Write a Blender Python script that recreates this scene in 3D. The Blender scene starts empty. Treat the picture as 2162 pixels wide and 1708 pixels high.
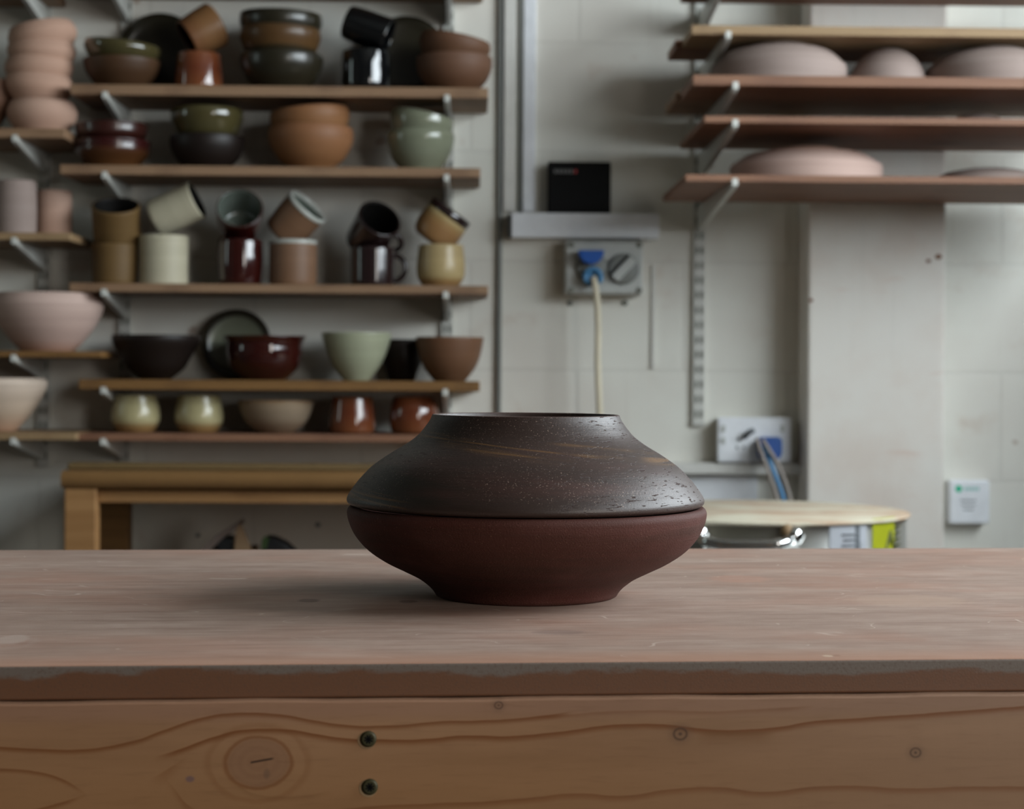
import bpy, math, random
from mathutils import Vector, Matrix
random.seed(7)

# ------------------------------------------------------------------ camera
FP = 3800.0                      # focal length in pixels of the 2162 px wide frame
CX, CY = 1081.0, 788.0           # where the level line of sight meets the frame
ZC = 1.0586
YAW = math.radians(-1.22)
ROLL = math.radians(0.35)
scene = bpy.context.scene
fwd = Vector((-math.sin(YAW), math.cos(YAW), 0))
r0 = Vector((math.cos(YAW), math.sin(YAW), 0))
u0 = Vector((0, 0, 1))
rv = r0 * math.cos(ROLL) + u0 * math.sin(ROLL)
uv = u0 * math.cos(ROLL) - r0 * math.sin(ROLL)
cam_d = bpy.data.cameras.new('camera')
cam = bpy.data.objects.new('camera', cam_d)
scene.collection.objects.link(cam)
cam.matrix_world = Matrix(((rv.x, uv.x, -fwd.x, 0), (rv.y, uv.y, -fwd.y, 0), (rv.z, uv.z, -fwd.z, ZC), (0, 0, 0, 1)))
cam_d.sensor_width = 36
cam_d.sensor_fit = 'HORIZONTAL'
cam_d.lens = 36 * FP / 2162
cam_d.shift_y = -(854 - CY) / 2162
cam_d.clip_start = 0.05
cam_d.dof.use_dof = True
cam_d.dof.focus_distance = 1.205
cam_d.dof.aperture_fstop = 11.0
scene.camera = cam
scene.view_settings.view_transform = 'Standard'
scene.view_settings.look = 'None'
scene.view_settings.gamma = 1.0
scene.view_settings.exposure = 0.0
try:
    scene.cycles.use_denoising = True
    scene.cycles.max_bounces = 8
    scene.cycles.diffuse_bounces = 5
except Exception:
    pass

# ------------------------------------------------------------------ sky and daylight
w = bpy.data.worlds.new('world'); scene.world = w
w.use_nodes = True
w.node_tree.nodes['Background'].inputs[0].default_value = (0.62, 0.78, 1.0, 1)
w.node_tree.nodes['Background'].inputs[1].default_value = 0.15

def area(name, loc, target, sx, sy, power, col):
    d = bpy.data.lights.new(name, 'AREA'); d.shape = 'RECTANGLE'
    d.size = sx; d.size_y = sy; d.energy = power; d.color = col
    o = bpy.data.objects.new(name, d); scene.collection.objects.link(o)
    o.location = loc
    o.rotation_euler = (Vector(target) - Vector(loc)).to_track_quat('-Z', 'Y').to_euler()
    return o
XR, XL, YB, YF, ZT = 1.86, -2.7, 3.87, -2.4, 2.95      # room shell
W1 = (0.50, 3.12, 1.42, 2.60)                          # openings in the right wall: y0, y1, z0, z1
W3 = (-1.6, -0.2, 0.95, 2.0)
W2 = (2.55, 2.82, 1.20, 2.40)                           # opening in the left wall
def daylight(name, xw, xt, W, power, col):
    yc, zc = (W[0] + W[1]) / 2, (W[2] + W[3]) / 2
    area(name, (xw, yc, zc), (xt, yc, zc), W[1] - W[0], W[3] - W[2], power, col)
daylight('daylight_right', XR + 0.16, 0, W1, 138, (0.86, 0.95, 1.0))
daylight('daylight_front_right', XR + 0.16, 0, W3, 66, (1.0, 0.96, 0.90))
daylight('daylight_left', XL - 0.16, 0, W2, 4.5, (0.82, 1.0, 0.96))

# ------------------------------------------------------------------ helpers
def P(px, py, Y):
    d = fwd * FP + rv * (px - CX) - uv * (py - CY)
    t = Y / d.y
    return Vector((0, 0, ZC)) + d * t
def PZ(px, py, z):
    d = fwd * FP + rv * (px - CX) - uv * (py - CY)
    t = (z - ZC) / d.z
    return Vector((0, 0, ZC)) + d * t
def S(Y): return Y / FP           # metres per pixel at depth Y

def lin(c):
    r = []
    for v in c:
        v = v / 255.0
        r.append(v / 12.92 if v <= 0.04045 else ((v + 0.055) / 1.055) ** 2.4)
    return (r[0], r[1], r[2], 1)

class MB:
    def __init__(s): s.v = []; s.f = []; s.m = []; s.sm = []
    def add(s, vs, fs, mi=0, smooth=False):
        b = len(s.v); s.v += [tuple(v) for v in vs]
        for f in fs: s.f.append(tuple(b + i for i in f)); s.m.append(mi); s.sm.append(smooth)
    def box(s, x0, x1, y0, y1, z0, z1, mi=0):
        s.add([(x0,y0,z0),(x1,y0,z0),(x1,y1,z0),(x0,y1,z0),(x0,y0,z1),(x1,y0,z1),(x1,y1,z1),(x0,y1,z1)],
              [(0,3,2,1),(4,5,6,7),(0,1,5,4),(1,2,6,5),(2,3,7,6),(3,0,4,7)], mi)
    def prism(s, pts, y0, y1, mi=0):
        """outline in x,z extruded along y"""
        n = len(pts)
        vs = [(p[0], y0, p[1]) for p in pts] + [(p[0], y1, p[1]) for p in pts]
        fs = [tuple(range(n)), tuple(range(2*n-1, n-1, -1))] + [(i, i+n, (i+1) % n + n, (i+1) % n) for i in range(n)]
        s.add(vs, fs, mi)
    def plan(s, pts, z0, z1, mi=0):
        n = len(pts)
        vs = [(p[0], p[1], z0) for p in pts] + [(p[0], p[1], z1) for p in pts]
        fs = [tuple(range(n-1, -1, -1)), tuple(range(n, 2*n))] + [(i, (i+1) % n, (i+1) % n + n, i+n) for i in range(n)]
        s.add(vs, fs, mi)
    def side(s, pts, x0, x1, mi=0):
        """outline in y,z extruded along x"""
        n = len(pts)
        vs = [(x0, p[0], p[1]) for p in pts] + [(x1, p[0], p[1]) for p in pts]
        fs = [tuple(range(n-1, -1, -1)), tuple(range(n, 2*n))] + [(i, (i+1) % n, (i+1) % n + n, i+n) for i in range(n)]
        s.add(vs, fs, mi)
    def lathe(s, prof, segs=64, mis=None, c=(0,0,0)):
        """prof: list of (r, z); mis: material index per profile segment"""
        base = len(s.v); idx = []
        for r, z in prof:
            if r < 1e-6:
                s.v.append((c[0], c[1], c[2] + z)); idx.append([len(s.v)-1])
            else:
                row = []
                for k in range(segs):
                    a = 2*math.pi*k/segs
                    s.v.append((c[0] + r*math.cos(a), c[1] + r*math.sin(a), c[2] + z)); row.append(len(s.v)-1)
                idx.append(row)
        for i in range(len(prof)-1):
            A, B = idx[i], idx[i+1]; mi = mis[i] if mis else 0
            for k in range(segs):
                k2 = (k+1) % segs
                if len(A) == 1 and len(B) == 1: continue
                if len(A) == 1: f = (A[0], B[k2], B[k])
                elif len(B) == 1: f = (A[k], A[k2], B[0])
                else: f = (A[k], A[k2], B[k2], B[k])
                s.f.append(f); s.m.append(mi); s.sm.append(True)
    def tube(s, pts, r, segs=12, mi=0, flat=1.0):
        pts = [Vector(p) for p in pts]; n = len(pts); rings = []
        up = Vector((0.01, 1, 0.02)).normalized()
        for i, p in enumerate(pts):
            t = (pts[min(i+1, n-1)] - pts[max(i-1, 0)]).normalized()
            a = t.cross(up)
            if a.length < 1e-4: a = t.cross(Vector((1, 0, 0)))
            a.normalize(); b = a.cross(t).normalized()
            rr = r[i] if isinstance(r, (list, tuple)) else r
            rings.append([p + a*rr*math.cos(2*math.pi*k/segs) + b*rr*flat*math.sin(2*math.pi*k/segs) for k in range(segs)])
        base = len(s.v)
        for R in rings: s.v += [tuple(v) for v in R]
        for i in range(n-1):
            for k in range(segs):
                k2 = (k+1) % segs
                s.f.append((base+i*segs+k, base+i*segs+k2, base+(i+1)*segs+k2, base+(i+1)*segs+k)); s.m.append(mi); s.sm.append(True)
        s.f.append(tuple(base+k for k in range(segs-1, -1, -1))); s.m.append(mi); s.sm.append(False)
        s.f.append(tuple(base+(n-1)*segs+k for k in range(segs))); s.m.append(mi); s.sm.append(False)
    def cyl(s, c, axis, r, h, segs=32, mi=0):
        a = Vector(axis).normalized(); c = Vector(c)
        s.tube([c, c + a*h], r, segs, mi)
    def build(s, name, mats, parent=None, bevel=0, smooth_all=False):
        me = bpy.data.meshes.new(name); me.from_pydata(s.v, [], s.f)
        if not isinstance(mats, (list, tuple)): mats = [mats]
        for m in mats: me.materials.append(m)
        for p, mi, sm in zip(me.polygons, s.m, s.sm): p.material_index = mi; p.use_smooth = sm or smooth_all
        me.update()
        o = bpy.data.objects.new(name, me); scene.collection.objects.link(o)
        if parent is not None: o.parent = parent
        if bevel:
            b = o.modifiers.new('bevel', 'BEVEL'); b.width = bevel; b.segments = 2; b.limit_method = 'ANGLE'
        return o

def tag(o, label, cat, group=None):
    o['label'] = label; o['category'] = cat
    if group: o['group'] = group
    return o
def struct(o):
    o['kind'] = 'structure'; return o
def empty(name, loc):
    o = bpy.data.objects.new(name, None); scene.collection.objects.link(o); o.location = loc; return o
def spline(pts, n=6):
    out = []
    m = len(pts)
    for i in range(m-1):
        p0 = pts[max(i-1, 0)]; p1 = pts[i]; p2 = pts[i+1]; p3 = pts[min(i+2, m-1)]
        for k in range(n):
            t = k/n
            out.append(tuple(0.5*((2*b) + (c-a)*t + (2*a-5*b+4*c-d)*t*t + (-a+3*b-3*c+d)*t*t*t) for a, b, c, d in zip(p0, p1, p2, p3)))
    out.append(tuple(pts[-1]))
    return out

# ------------------------------------------------------------------ materials
class NT:
    def __init__(s, name):
        s.mat = bpy.data.materials.new(name); s.mat.use_nodes = True
        s.t = s.mat.node_tree; s.b = s.t.nodes['Principled BSDF']
        s.tc = s.t.nodes.new('ShaderNodeTexCoord')
    def n(s, typ, **kw):
        o = s.t.nodes.new(typ)
        for k, v in kw.items(): setattr(o, k, v)
        return o
    def l(s, a, b): s.t.links.new(a, b)
    def put(s, sock, v):
        if hasattr(v, 'is_linked') or hasattr(v, 'node'): s.l(v, sock)
        else: sock.default_value = v
    def math(s, op, a, b=0.0, c=None, clamp=False):
        m = s.n('ShaderNodeMath', operation=op); m.use_clamp = clamp
        s.put(m.inputs[0], a); s.put(m.inputs[1], b)
        if c is not None: s.put(m.inputs[2], c)
        return m.outputs[0]
    def mapping(s, vec, scale=(1,1,1), rot=(0,0,0), loc=(0,0,0)):
        m = s.n('ShaderNodeMapping'); s.l(vec, m.inputs[0])
        m.inputs['Scale'].default_value = scale; m.inputs['Rotation'].default_value = rot; m.inputs['Location'].default_value = loc
        return m.outputs[0]
    def noise(s, vec, scale=5, detail=4, rough=0.55, dist=0.0):
        m = s.n('ShaderNodeTexNoise'); s.l(vec, m.inputs['Vector'])
        m.inputs['Scale'].default_value = scale; m.inputs['Detail'].default_value = detail
        m.inputs['Roughness'].default_value = rough; m.inputs['Distortion'].default_value = dist
        return m.outputs['Fac']
    def ramp(s, fac, stops, interp='LINEAR'):
        m = s.n('ShaderNodeValToRGB'); s.l(fac, m.inputs[0]); cr = m.color_ramp; cr.interpolation = interp
        while len(cr.elements) < len(stops): cr.elements.new(0.5)
        for e, (p, c) in zip(cr.elements, stops):
            e.position = p; e.color = c if len(c) == 4 else (*c, 1)
        return m.outputs[0]
    def mask(s, fac, lo, hi):
        m = s.n('ShaderNodeMapRange'); m.interpolation_type = 'SMOOTHSTEP'; s.put(m.inputs[0], fac)
        m.inputs[1].default_value = lo; m.inputs[2].default_value = hi
        return m.outputs[0]
    def mix(s, fac, a, b, mode='MIX'):
        m = s.n('ShaderNodeMix', data_type='RGBA', blend_type=mode)
        s.put(m.inputs[0], fac); s.put(m.inputs[6], a); s.put(m.inputs[7], b)
        return m.outputs[2]
    def sep(s, vec):
        m = s.n('ShaderNodeSeparateXYZ'); s.l(vec, m.inputs[0]); return m.outputs
    def comb(s, x, y, z):
        m = s.n('ShaderNodeCombineXYZ')
        for i, v in enumerate((x, y, z)): s.put(m.inputs[i], v)
        return m.outputs[0]
    def bump(s, h, strength=0.3, dist=0.001, prev=None):
        m = s.n('ShaderNodeBump'); m.inputs['Strength'].default_value = strength; m.inputs['Distance'].default_value = dist
        s.l(h, m.inputs['Height'])
        if prev is not None: s.l(prev, m.inputs['Normal'])
        return m.outputs[0]
    def out(s, col=None, rough=None, normal=None, metal=None, coat=None, spec=None):
        b = s.b
        if col is not None: s.put(b.inputs['Base Color'], col)
        if rough is not None: s.put(b.inputs['Roughness'], rough)
        if normal is not None: s.l(normal, b.inputs['Normal'])
        if metal is not None: b.inputs['Metallic'].default_value = metal
        if coat is not None:
            b.inputs['Coat Weight'].default_value = coat; b.inputs['Coat Roughness'].default_value = 0.08
        if spec is not None: b.inputs['Specular IOR Level'].default_value = spec
        return s.mat

def plain(name, col, rough=0.5, metal=0.0, var=0.12, scale=30, spec=None):
    t = NT(name); o = t.tc.outputs['Object']
    nz = t.noise(o, scale, 3)
    c = t.mix(nz, tuple(v*(1-var) for v in col[:3]) + (1,), tuple(min(1, v*(1+var)) for v in col[:3]) + (1,))
    return t.out(c, rough, t.bump(nz, 0.1, 0.0005), metal, spec=spec)

def glaze(name, stops, rough=0.25, coat=0.0, speck=None, wob=0.1, h=0.1, thr=0.0004):
    """pottery surface: colours by height (stops in 0..1 of the height h), throwing rings and specks"""
    k_ = .80 if 'bisque' in name else .74 if ('cream' in name or 'pale' in name or 'rim' in name) else .60
    stops = [(p, tuple(v * k_ for v in c_[:3]) + (1,)) for p, c_ in stops]
    t = NT(name); o = t.tc.outputs['Object']; x, y, z = t.sep(o)
    nz = t.noise(o, 22, 4)
    hz = t.math('ADD', t.math('DIVIDE', z, h), t.math('MULTIPLY', t.math('SUBTRACT', nz, 0.5), wob))
    c = t.ramp(hz, stops)
    ring = t.noise(t.mapping(o, (3, 3, 130)), 1.0, 3)
    c = t.mix(t.mask(ring, 0.35, 0.75), c, t.mix(1.0, c, (0.86, 0.85, 0.84, 1), 'MULTIPLY'))
    if speck:
        sp = t.noise(o, 420, 2)
        c = t.mix(t.mask(sp, 0.63, 0.7), c, speck)
    return t.out(c, rough, t.bump(ring, 0.2, thr), coat=coat, spec=.5 if rough < .35 else .3)

def solid(col): return [(0.0, col), (1.0, col)]

def wall_mat():
    t = NT('painted_blockwork'); o = t.tc.outputs['Object']; x, y, z = t.sep(o)
    br = t.n('ShaderNodeTexBrick')
    t.l(t.comb(t.math('ADD', x, 10.13), t.math('ADD', z, 9.51), 0.0), br.inputs['Vector'])
    br.inputs['Scale'].default_value = 1.0; br.inputs['Brick Width'].default_value = 0.46; br.inputs['Row Height'].default_value = 0.235
    br.inputs['Mortar Size'].default_value = 0.006; br.inputs['Mortar Smooth'].default_value = 0.6; br.inputs['Bias'].default_value = 0
    f = br.outputs['Fac']
    big = t.noise(o, 2.3, 4); mid = t.noise(o, 9, 5); fine = t.noise(o, 60, 4)
    c = t.mix(t.mask(big, 0.35, 0.7), lin((224, 223, 214)), lin((212, 207, 198)))
    c = t.mix(t.mask(mid, 0.58, 0.85), c, lin((196, 180, 166)))
    drip = t.noise(t.mapping(o, (40, 40, 2.5)), 1.0, 3)
    c = t.mix(t.math('MULTIPLY', t.mask(drip, 0.6, 0.85), 0.22), c, lin((170, 158, 146)))
    spots = t.noise(o, 17, 1)
    c = t.mix(t.math('MULTIPLY', t.mask(spots, 0.76, 0.8), 0.6), c, lin((150, 120, 100)))
    c = t.mix(t.math('MULTIPLY', f, 0.10), c, lin((150, 146, 140)))
    h = t.math('SUBTRACT', t.math('MULTIPLY', fine, 0.25), f)
    return t.out(c, 0.75, t.bump(h, 0.35, 0.002))
M = {}
M['wall'] = wall_mat()
def pillar_mat():
    t = NT('painted_plaster'); o = t.tc.outputs['Object']
    big = t.noise(o, 4, 5); fine = t.noise(o, 70, 4)
    c = t.mix(t.mask(big, 0.4, 0.75), lin((226, 221, 213)), lin((216, 203, 192)))
    st = t.noise(t.mapping(o, (5, 5, 26)), 1.0, 3)
    c = t.mix(t.math('MULTIPLY', t.mask(st, 0.62, 0.8), 0.35), c, lin((203, 160, 140)))
    dr = t.noise(t.mapping(o, (60, 60, 2)), 1.0, 2)
    c = t.mix(t.math('MULTIPLY', t.mask(dr, 0.55, 0.8), 0.15), c, lin((180, 180, 172)))
    return t.out(c, 0.7, t.bump(fine, 0.3, 0.001))
M['pillar'] = pillar_mat()
def floor_mat():
    t = NT('concrete'); o = t.tc.outputs['Object']
    c = t.ramp(t.noise(o, 3, 6), [(0.3, lin((70, 66, 62))), (0.7, lin((92, 86, 80)))])
    return t.out(c, 0.8, t.bump(t.noise(o, 80, 4), 0.3, 0.002))
M['floor'] = floor_mat()
M['shade'] = plain('low_bounce_wall_paint', lin((66, 62, 56)), 0.8)  # unseen walls coloured dark to cut bounced light
M['ceil'] = plain('low_bounce_ceiling_paint', lin((92, 90, 84)), 0.8)  # unseen ceiling darkened for the same reason, less bounce in the room
M['white'] = plain('white_paint', lin((214, 214, 210)), 0.6)

def board_mat(name, a, b, dark):
    t = NT(name); o = t.tc.outputs['Object']
    g = t.noise(t.mapping(o, (2.2, 30, 60)), 1.0, 5, 0.6, 0.4)
    st = t.noise(t.mapping(o, (9, 9, 14)), 1.0, 4)
    c = t.mix(t.mask(g, 0.3, 0.7), a, b)
    c = t.mix(t.math('MULTIPLY', t.mask(st, 0.5, 0.75), 0.6), c, dark)
    return t.out(c, 0.65, t.bump(g, 0.3, 0.0008))
M['board_l'] = board_mat('shelf_plank_left', lin((126, 96, 70)), lin((144, 114, 87)), lin((100, 72, 52)))
M['board_o'] = board_mat('shelf_plank_amber', lin((112, 78, 36)), lin((126, 90, 46)), lin((92, 62, 30)))
M['board_r'] = board_mat('shelf_plank_red', lin((120, 82, 60)), lin((138, 99, 74)), lin((98, 62, 44)))
M['board_y'] = board_mat('shelf_plank_pale', lin((138, 110, 78)), lin((152, 126, 92)), lin((112, 84, 58)))
M['pine'] = board_mat('pine_bench', lin((148, 106, 62)), lin((166, 124, 78)), lin((124, 82, 44)))
M['varnish'] = plain('varnished_pine', lin((124, 92, 56)), 0.32, 0.0, 0.18, 14)
M['pine_dark'] = board_mat('bench_top_wood', lin((96, 76, 40)), lin((112, 90, 56)), lin((78, 60, 32)))
M['bracket'] = plain('white_steel', lin((196, 196, 190)), 0.4)
M['slot'] = plain('slot_shadow_gap', lin((112, 112, 102)), 0.8)
M['pvc'] = plain('white_plastic', lin((226, 228, 232)), 0.4)
M['pvc2'] = plain('off_white_plastic', lin((208, 206, 200)), 0.5)
M['black'] = plain('black_plastic', lin((9, 9, 10)), 0.6, spec=0.15)
M['darkgap'] = plain('dark_opening', lin((40, 40, 38)), 0.8)
M['grey'] = plain('grey_plastic', lin((182, 184, 180)), 0.5)
M['grey2'] = plain('darker_grey_plastic', lin((120, 122, 118)), 0.5)
M['blue'] = plain('blue_plastic', lin((12, 84, 172)), 0.4)
M['lblue'] = plain('pale_blue_plastic', lin((70, 130, 176)), 0.4)
M['navy'] = plain('dark_blue_plastic', lin((30, 74, 140)), 0.4)
M['cable'] = plain('cream_cable', lin((210, 200, 176)), 0.5)
M['gcable'] = plain('grey_cable', lin((150, 140, 132)), 0.5)
M['steel'] = plain('stainless_steel', (0.55, 0.55, 0.53, 1), 0.28, 1.0, 0.08, 6)
M['chrome'] = plain('chrome', (0.8, 0.8, 0.8, 1), 0.12, 1.0, 0.03)
M['yellow'] = plain('yellow_label', lin((158, 162, 22)), 0.5)
M['ink'] = plain('dark_ink', lin((80, 84, 30)), 0.6)
M['greyink'] = plain('grey_ink', lin((104, 108, 112)), 0.6)
M['teal'] = plain('green_ink', lin((40, 180, 140)), 0.5)
M['paleteal'] = plain('pale_green_ink', lin((150, 196, 190)), 0.5)
M['silverlabel'] = plain('silver_label', lin((176, 178, 184)), 0.4)
M['brass'] = plain('weathered_screw', lin((62, 58, 34)), 0.55, 0.3, 0.5, 500)
M['red'] = plain('red_ink', lin((190, 60, 60)), 0.5)
M['dimtext'] = plain('dim_text', lin((110, 110, 110)), 0.5)

# ------------------------------------------------------------------ room shell
def wall_with_opening(name, xa, xb, y0, y1, wins, mat):
    b = MB()
    y = y0
    for a0, a1, c0, c1 in sorted(wins):
        b.box(xa, xb, y, a0, 0, ZT); b.box(xa, xb, a0, a1, 0, c0); b.box(xa, xb, a0, a1, c1, ZT); y = a1
    b.box(xa, xb, y, y1, 0, ZT)
    return struct(b.build(name, mat))
b = MB(); b.box(XL - .12, XR + .12, YF - .12, YB + .12, -.1, 0); struct(b.build('floor', M['floor']))
b = MB(); b.box(XL - .12, XR + .12, YF - .12, YB + .12, ZT, ZT + .1); struct(b.build('ceiling', M['ceil']))
b = MB(); b.box(XL - .12, XR + .12, YB, YB + .12, 0, ZT); struct(b.build('wall_back', M['wall']))
b = MB(); b.box(XL - .12, XR + .12, YF - .12, YF, 0, ZT); struct(b.build('wall_front', M['shade']))
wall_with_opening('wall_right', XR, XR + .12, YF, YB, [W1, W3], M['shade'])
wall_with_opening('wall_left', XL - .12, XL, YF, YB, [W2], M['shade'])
def win_frame(name, x0, x1, win, n):
    a0, a1, c0, c1 = win; b = MB(); t = .035
    b.box(x0, x1, a0, a1, c0, c0 + t); b.box(x0, x1, a0, a1, c1 - t, c1)
    b.box(x0, x1, a0, a0 + t, c0 + t, c1 - t); b.box(x0, x1, a1 - t, a1, c0 + t, c1 - t)
    for k in range(1, n):
        y = a0 + (a1 - a0) * k / n; b.box(x0, x1, y - .018, y + .018, c0 + t, c1 - t)
    return struct(b.build(name, M['white']))
win_frame('window_1', XR + .03, XR + .09, W1, 3)
win_frame('window_3', XR + .03, XR + .09, W3, 2)
win_frame('window_2', XL - .09, XL - .03, W2, 1)
# boxed column on the right of the back wall
YP = 3.75
xa, xb = P(1706, 700, YP).x, P(1996, 700, YP).x
b = MB(); b.box(xa, xb, YP, YB, 0, ZT)
struct(b.build('wall_pillar', M['pillar'], bevel=.006))

# ------------------------------------------------------------------ the work table in front
TZ = 0.9
fl, fr = PZ(0, 1405, TZ), PZ(2162, 1392, TZ)
bl, brr = PZ(0, 1163, TZ), PZ(2162, 1155, TZ)
ang = math.atan2(fr.y - fl.y, fr.x - fl.x); ang2 = math.atan2(brr.y - bl.y, brr.x - bl.x)
pass #print('table angles', math.degrees(ang), math.degrees(ang2), fl, fr, bl, brr)
TA = ang * .62 + ang2 * .38
e1 = Vector((math.cos(TA), math.sin(TA), 0)); e2 = Vector((-math.sin(TA), math.cos(TA), 0))
fc = (fl + fr) / 2; bc = (bl + brr) / 2
TD = (bc - fc).dot(e2)
TB = empty('work_table', fc)
TB.rotation_euler = (0, 0, TA)
tag(TB, 'pink-brown wooden work table in the foreground carrying the dark two-part pot', 'table')

def top_mat():
    t = NT('worn_table_top'); o = t.tc.outputs['Object']; x, y, z = t.sep(o)
    g = t.noise(t.mapping(o, (3.0, 26, 10)), 1.0, 6, 0.6, 0.6)
    g2 = t.noise(t.mapping(o, (10, 140, 40)), 1.0, 5, 0.65)
    blot = t.noise(t.mapping(o, (5, 9, 5)), 1.0, 4)
    g3 = t.noise(t.mapping(o, (28, 60, 10)), 1.0, 5, 0.6)
    c = t.mix(t.math('ADD', t.math('MULTIPLY', t.mask(g, 0.32, 0.7), .6), t.math('MULTIPLY', t.mask(g3, .35, .65), .4)), lin((148, 121, 107)), lin((172, 148, 134)))
    c = t.mix(t.math('MULTIPLY', t.mask(blot, 0.42, 0.7), 0.55), c, lin((168, 124, 104)))
    c = t.mix(t.math('MULTIPLY', t.mask(g2, 0.48, 0.72), 0.5), c, lin((120, 92, 78)))
    # dusty pale patches
    d = t.noise(t.mapping(o, (7, 14, 5), loc=(3, 1, 0)), 1.0, 5)
    c = t.mix(t.math('MULTIPLY', t.mask(d, 0.55, 0.78), 0.45), c, lin((190, 168, 154)))
    # thin scratches: contour lines of warped noise
    sc = None
    for i, (rot, s) in enumerate(((0.5, 8), (-0.7, 6), (1.3, 9), (0.1, 12))):
        nn = t.noise(t.mapping(o, (s, s * 2.2, 1), rot=(0, 0, rot), loc=(i * 3.1, i * 1.7, 0)), 1.0, 1.5, 0.4)
        ln = t.math('SUBTRACT', 1.0, t.mask(t.math('ABSOLUTE', t.math('SUBTRACT', nn, 0.5)), 0.0, 0.0045))
        gate = t.mask(t.noise(t.mapping(o, (14, 20, 1), loc=(i * 7, 2, 0)), 1.0, 2), 0.58, 0.66)
        m = t.math('MULTIPLY', ln, gate)
        sc = m if sc is None else t.math('MAXIMUM', sc, m)
    c = t.mix(t.math('MULTIPLY', sc, 0.6), c, lin((205, 186, 172)))
    def spot(px, py, rx, ry, col, k, ring=0):
        nonlocal c
        q = PZ(px, py, TZ) - fc; lx, ly = q.dot(e1), q.dot(e2)
        dx = t.math('DIVIDE', t.math('SUBTRACT', x, lx), rx); dy = t.math('DIVIDE', t.math('SUBTRACT', y, ly), ry)
        r_ = t.math('ADD', t.math('SQRT', t.math('ADD', t.math('MULTIPLY', dx, dx), t.math('MULTIPLY', dy, dy))), t.math('MULTIPLY', t.math('SUBTRACT', t.noise(o, 160, 3), .5), .5))
        m_ = t.mask(r_, 1.0, .6)
        if ring: m_ = t.math('MULTIPLY', m_, t.mask(r_, .5, .8))
        c = t.mix(t.math('MULTIPLY', m_, k), c, col)
    spot(1748, 1385, .0035, .004, lin((214, 200, 178)), .9); spot(1766, 1384, .003, .003, lin((96, 66, 50)), .7)
    spot(652, 1268, .009, .012, lin((84, 56, 50)), .6); spot(862, 1270, .008, .010, lin((84, 56, 50)), .6)
    spot(25, 1350, .012, .022, lin((190, 170, 158)), .5); spot(22, 1357, .018, .03, lin((176, 156, 144)), .4, 1)
    spot(1560, 1222, .03, .03, lin((186, 134, 112)), .35); spot(1920, 1268, .05, .04, lin((186, 160, 140)), .35)
    spot(1180, 1335, .02, .012, lin((110, 88, 84)), .35); spot(620, 1225, .05, .03, lin((150, 118, 100)), .3)
    # reddish worn strip along the front edge
    fe = t.math('SUBTRACT', 1.0, t.mask(t.math('ADD', y, t.math('MULTIPLY', t.math('SUBTRACT', blot, 0.5), .05)), 0.0, 0.05))
    c = t.mix(t.math('MULTIPLY', fe, 0.55), c, lin((170, 120, 92)))
    # the grey and brown sawn edge
    en = t.noise(t.mapping(o, (9, 9, 30)), 1.0, 6, 0.65)
    ez = t.math('ADD', t.math('DIVIDE', z, 0.019), t.math('MULTIPLY', t.math('SUBTRACT', en, 0.5), 1.3))
    lr = t.math('MULTIPLY', t.mask(x, -0.1, 0.35), 0.25)
    ec = t.mix(t.mask(t.math('ADD', ez, lr), -0.28, -0.12), lin((106, 72, 50)), lin((112, 101, 93)))
    ef = t.noise(o, 500, 3)
    ec = t.mix(t.math('MULTIPLY', t.mask(ef, 0.5, 0.7), 0.5), ec, lin((90, 68, 54)))
    geo = t.n('ShaderNodeNewGeometry'); nzv = t.sep(geo.outputs['Normal'])[2]
    c = t.mix(t.mask(nzv, 0.4, 0.8), ec, c)
    h = t.math('ADD', t.math('MULTIPLY', g2, 0.6), t.math('MULTIPLY', t.noise(o, 900, 2), 0.5))
    rg = t.math('ADD', 0.42, t.math('MULTIPLY', g, 0.25))
    return t.out(c, rg, t.bump(h, 0.25, 0.0006), spec=0.45)
b = MB(); b.box(-.62, .62, 0, TD, -.0185, 0)
b.build('table_top', top_mat(), TB, bevel=.0012)

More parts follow.
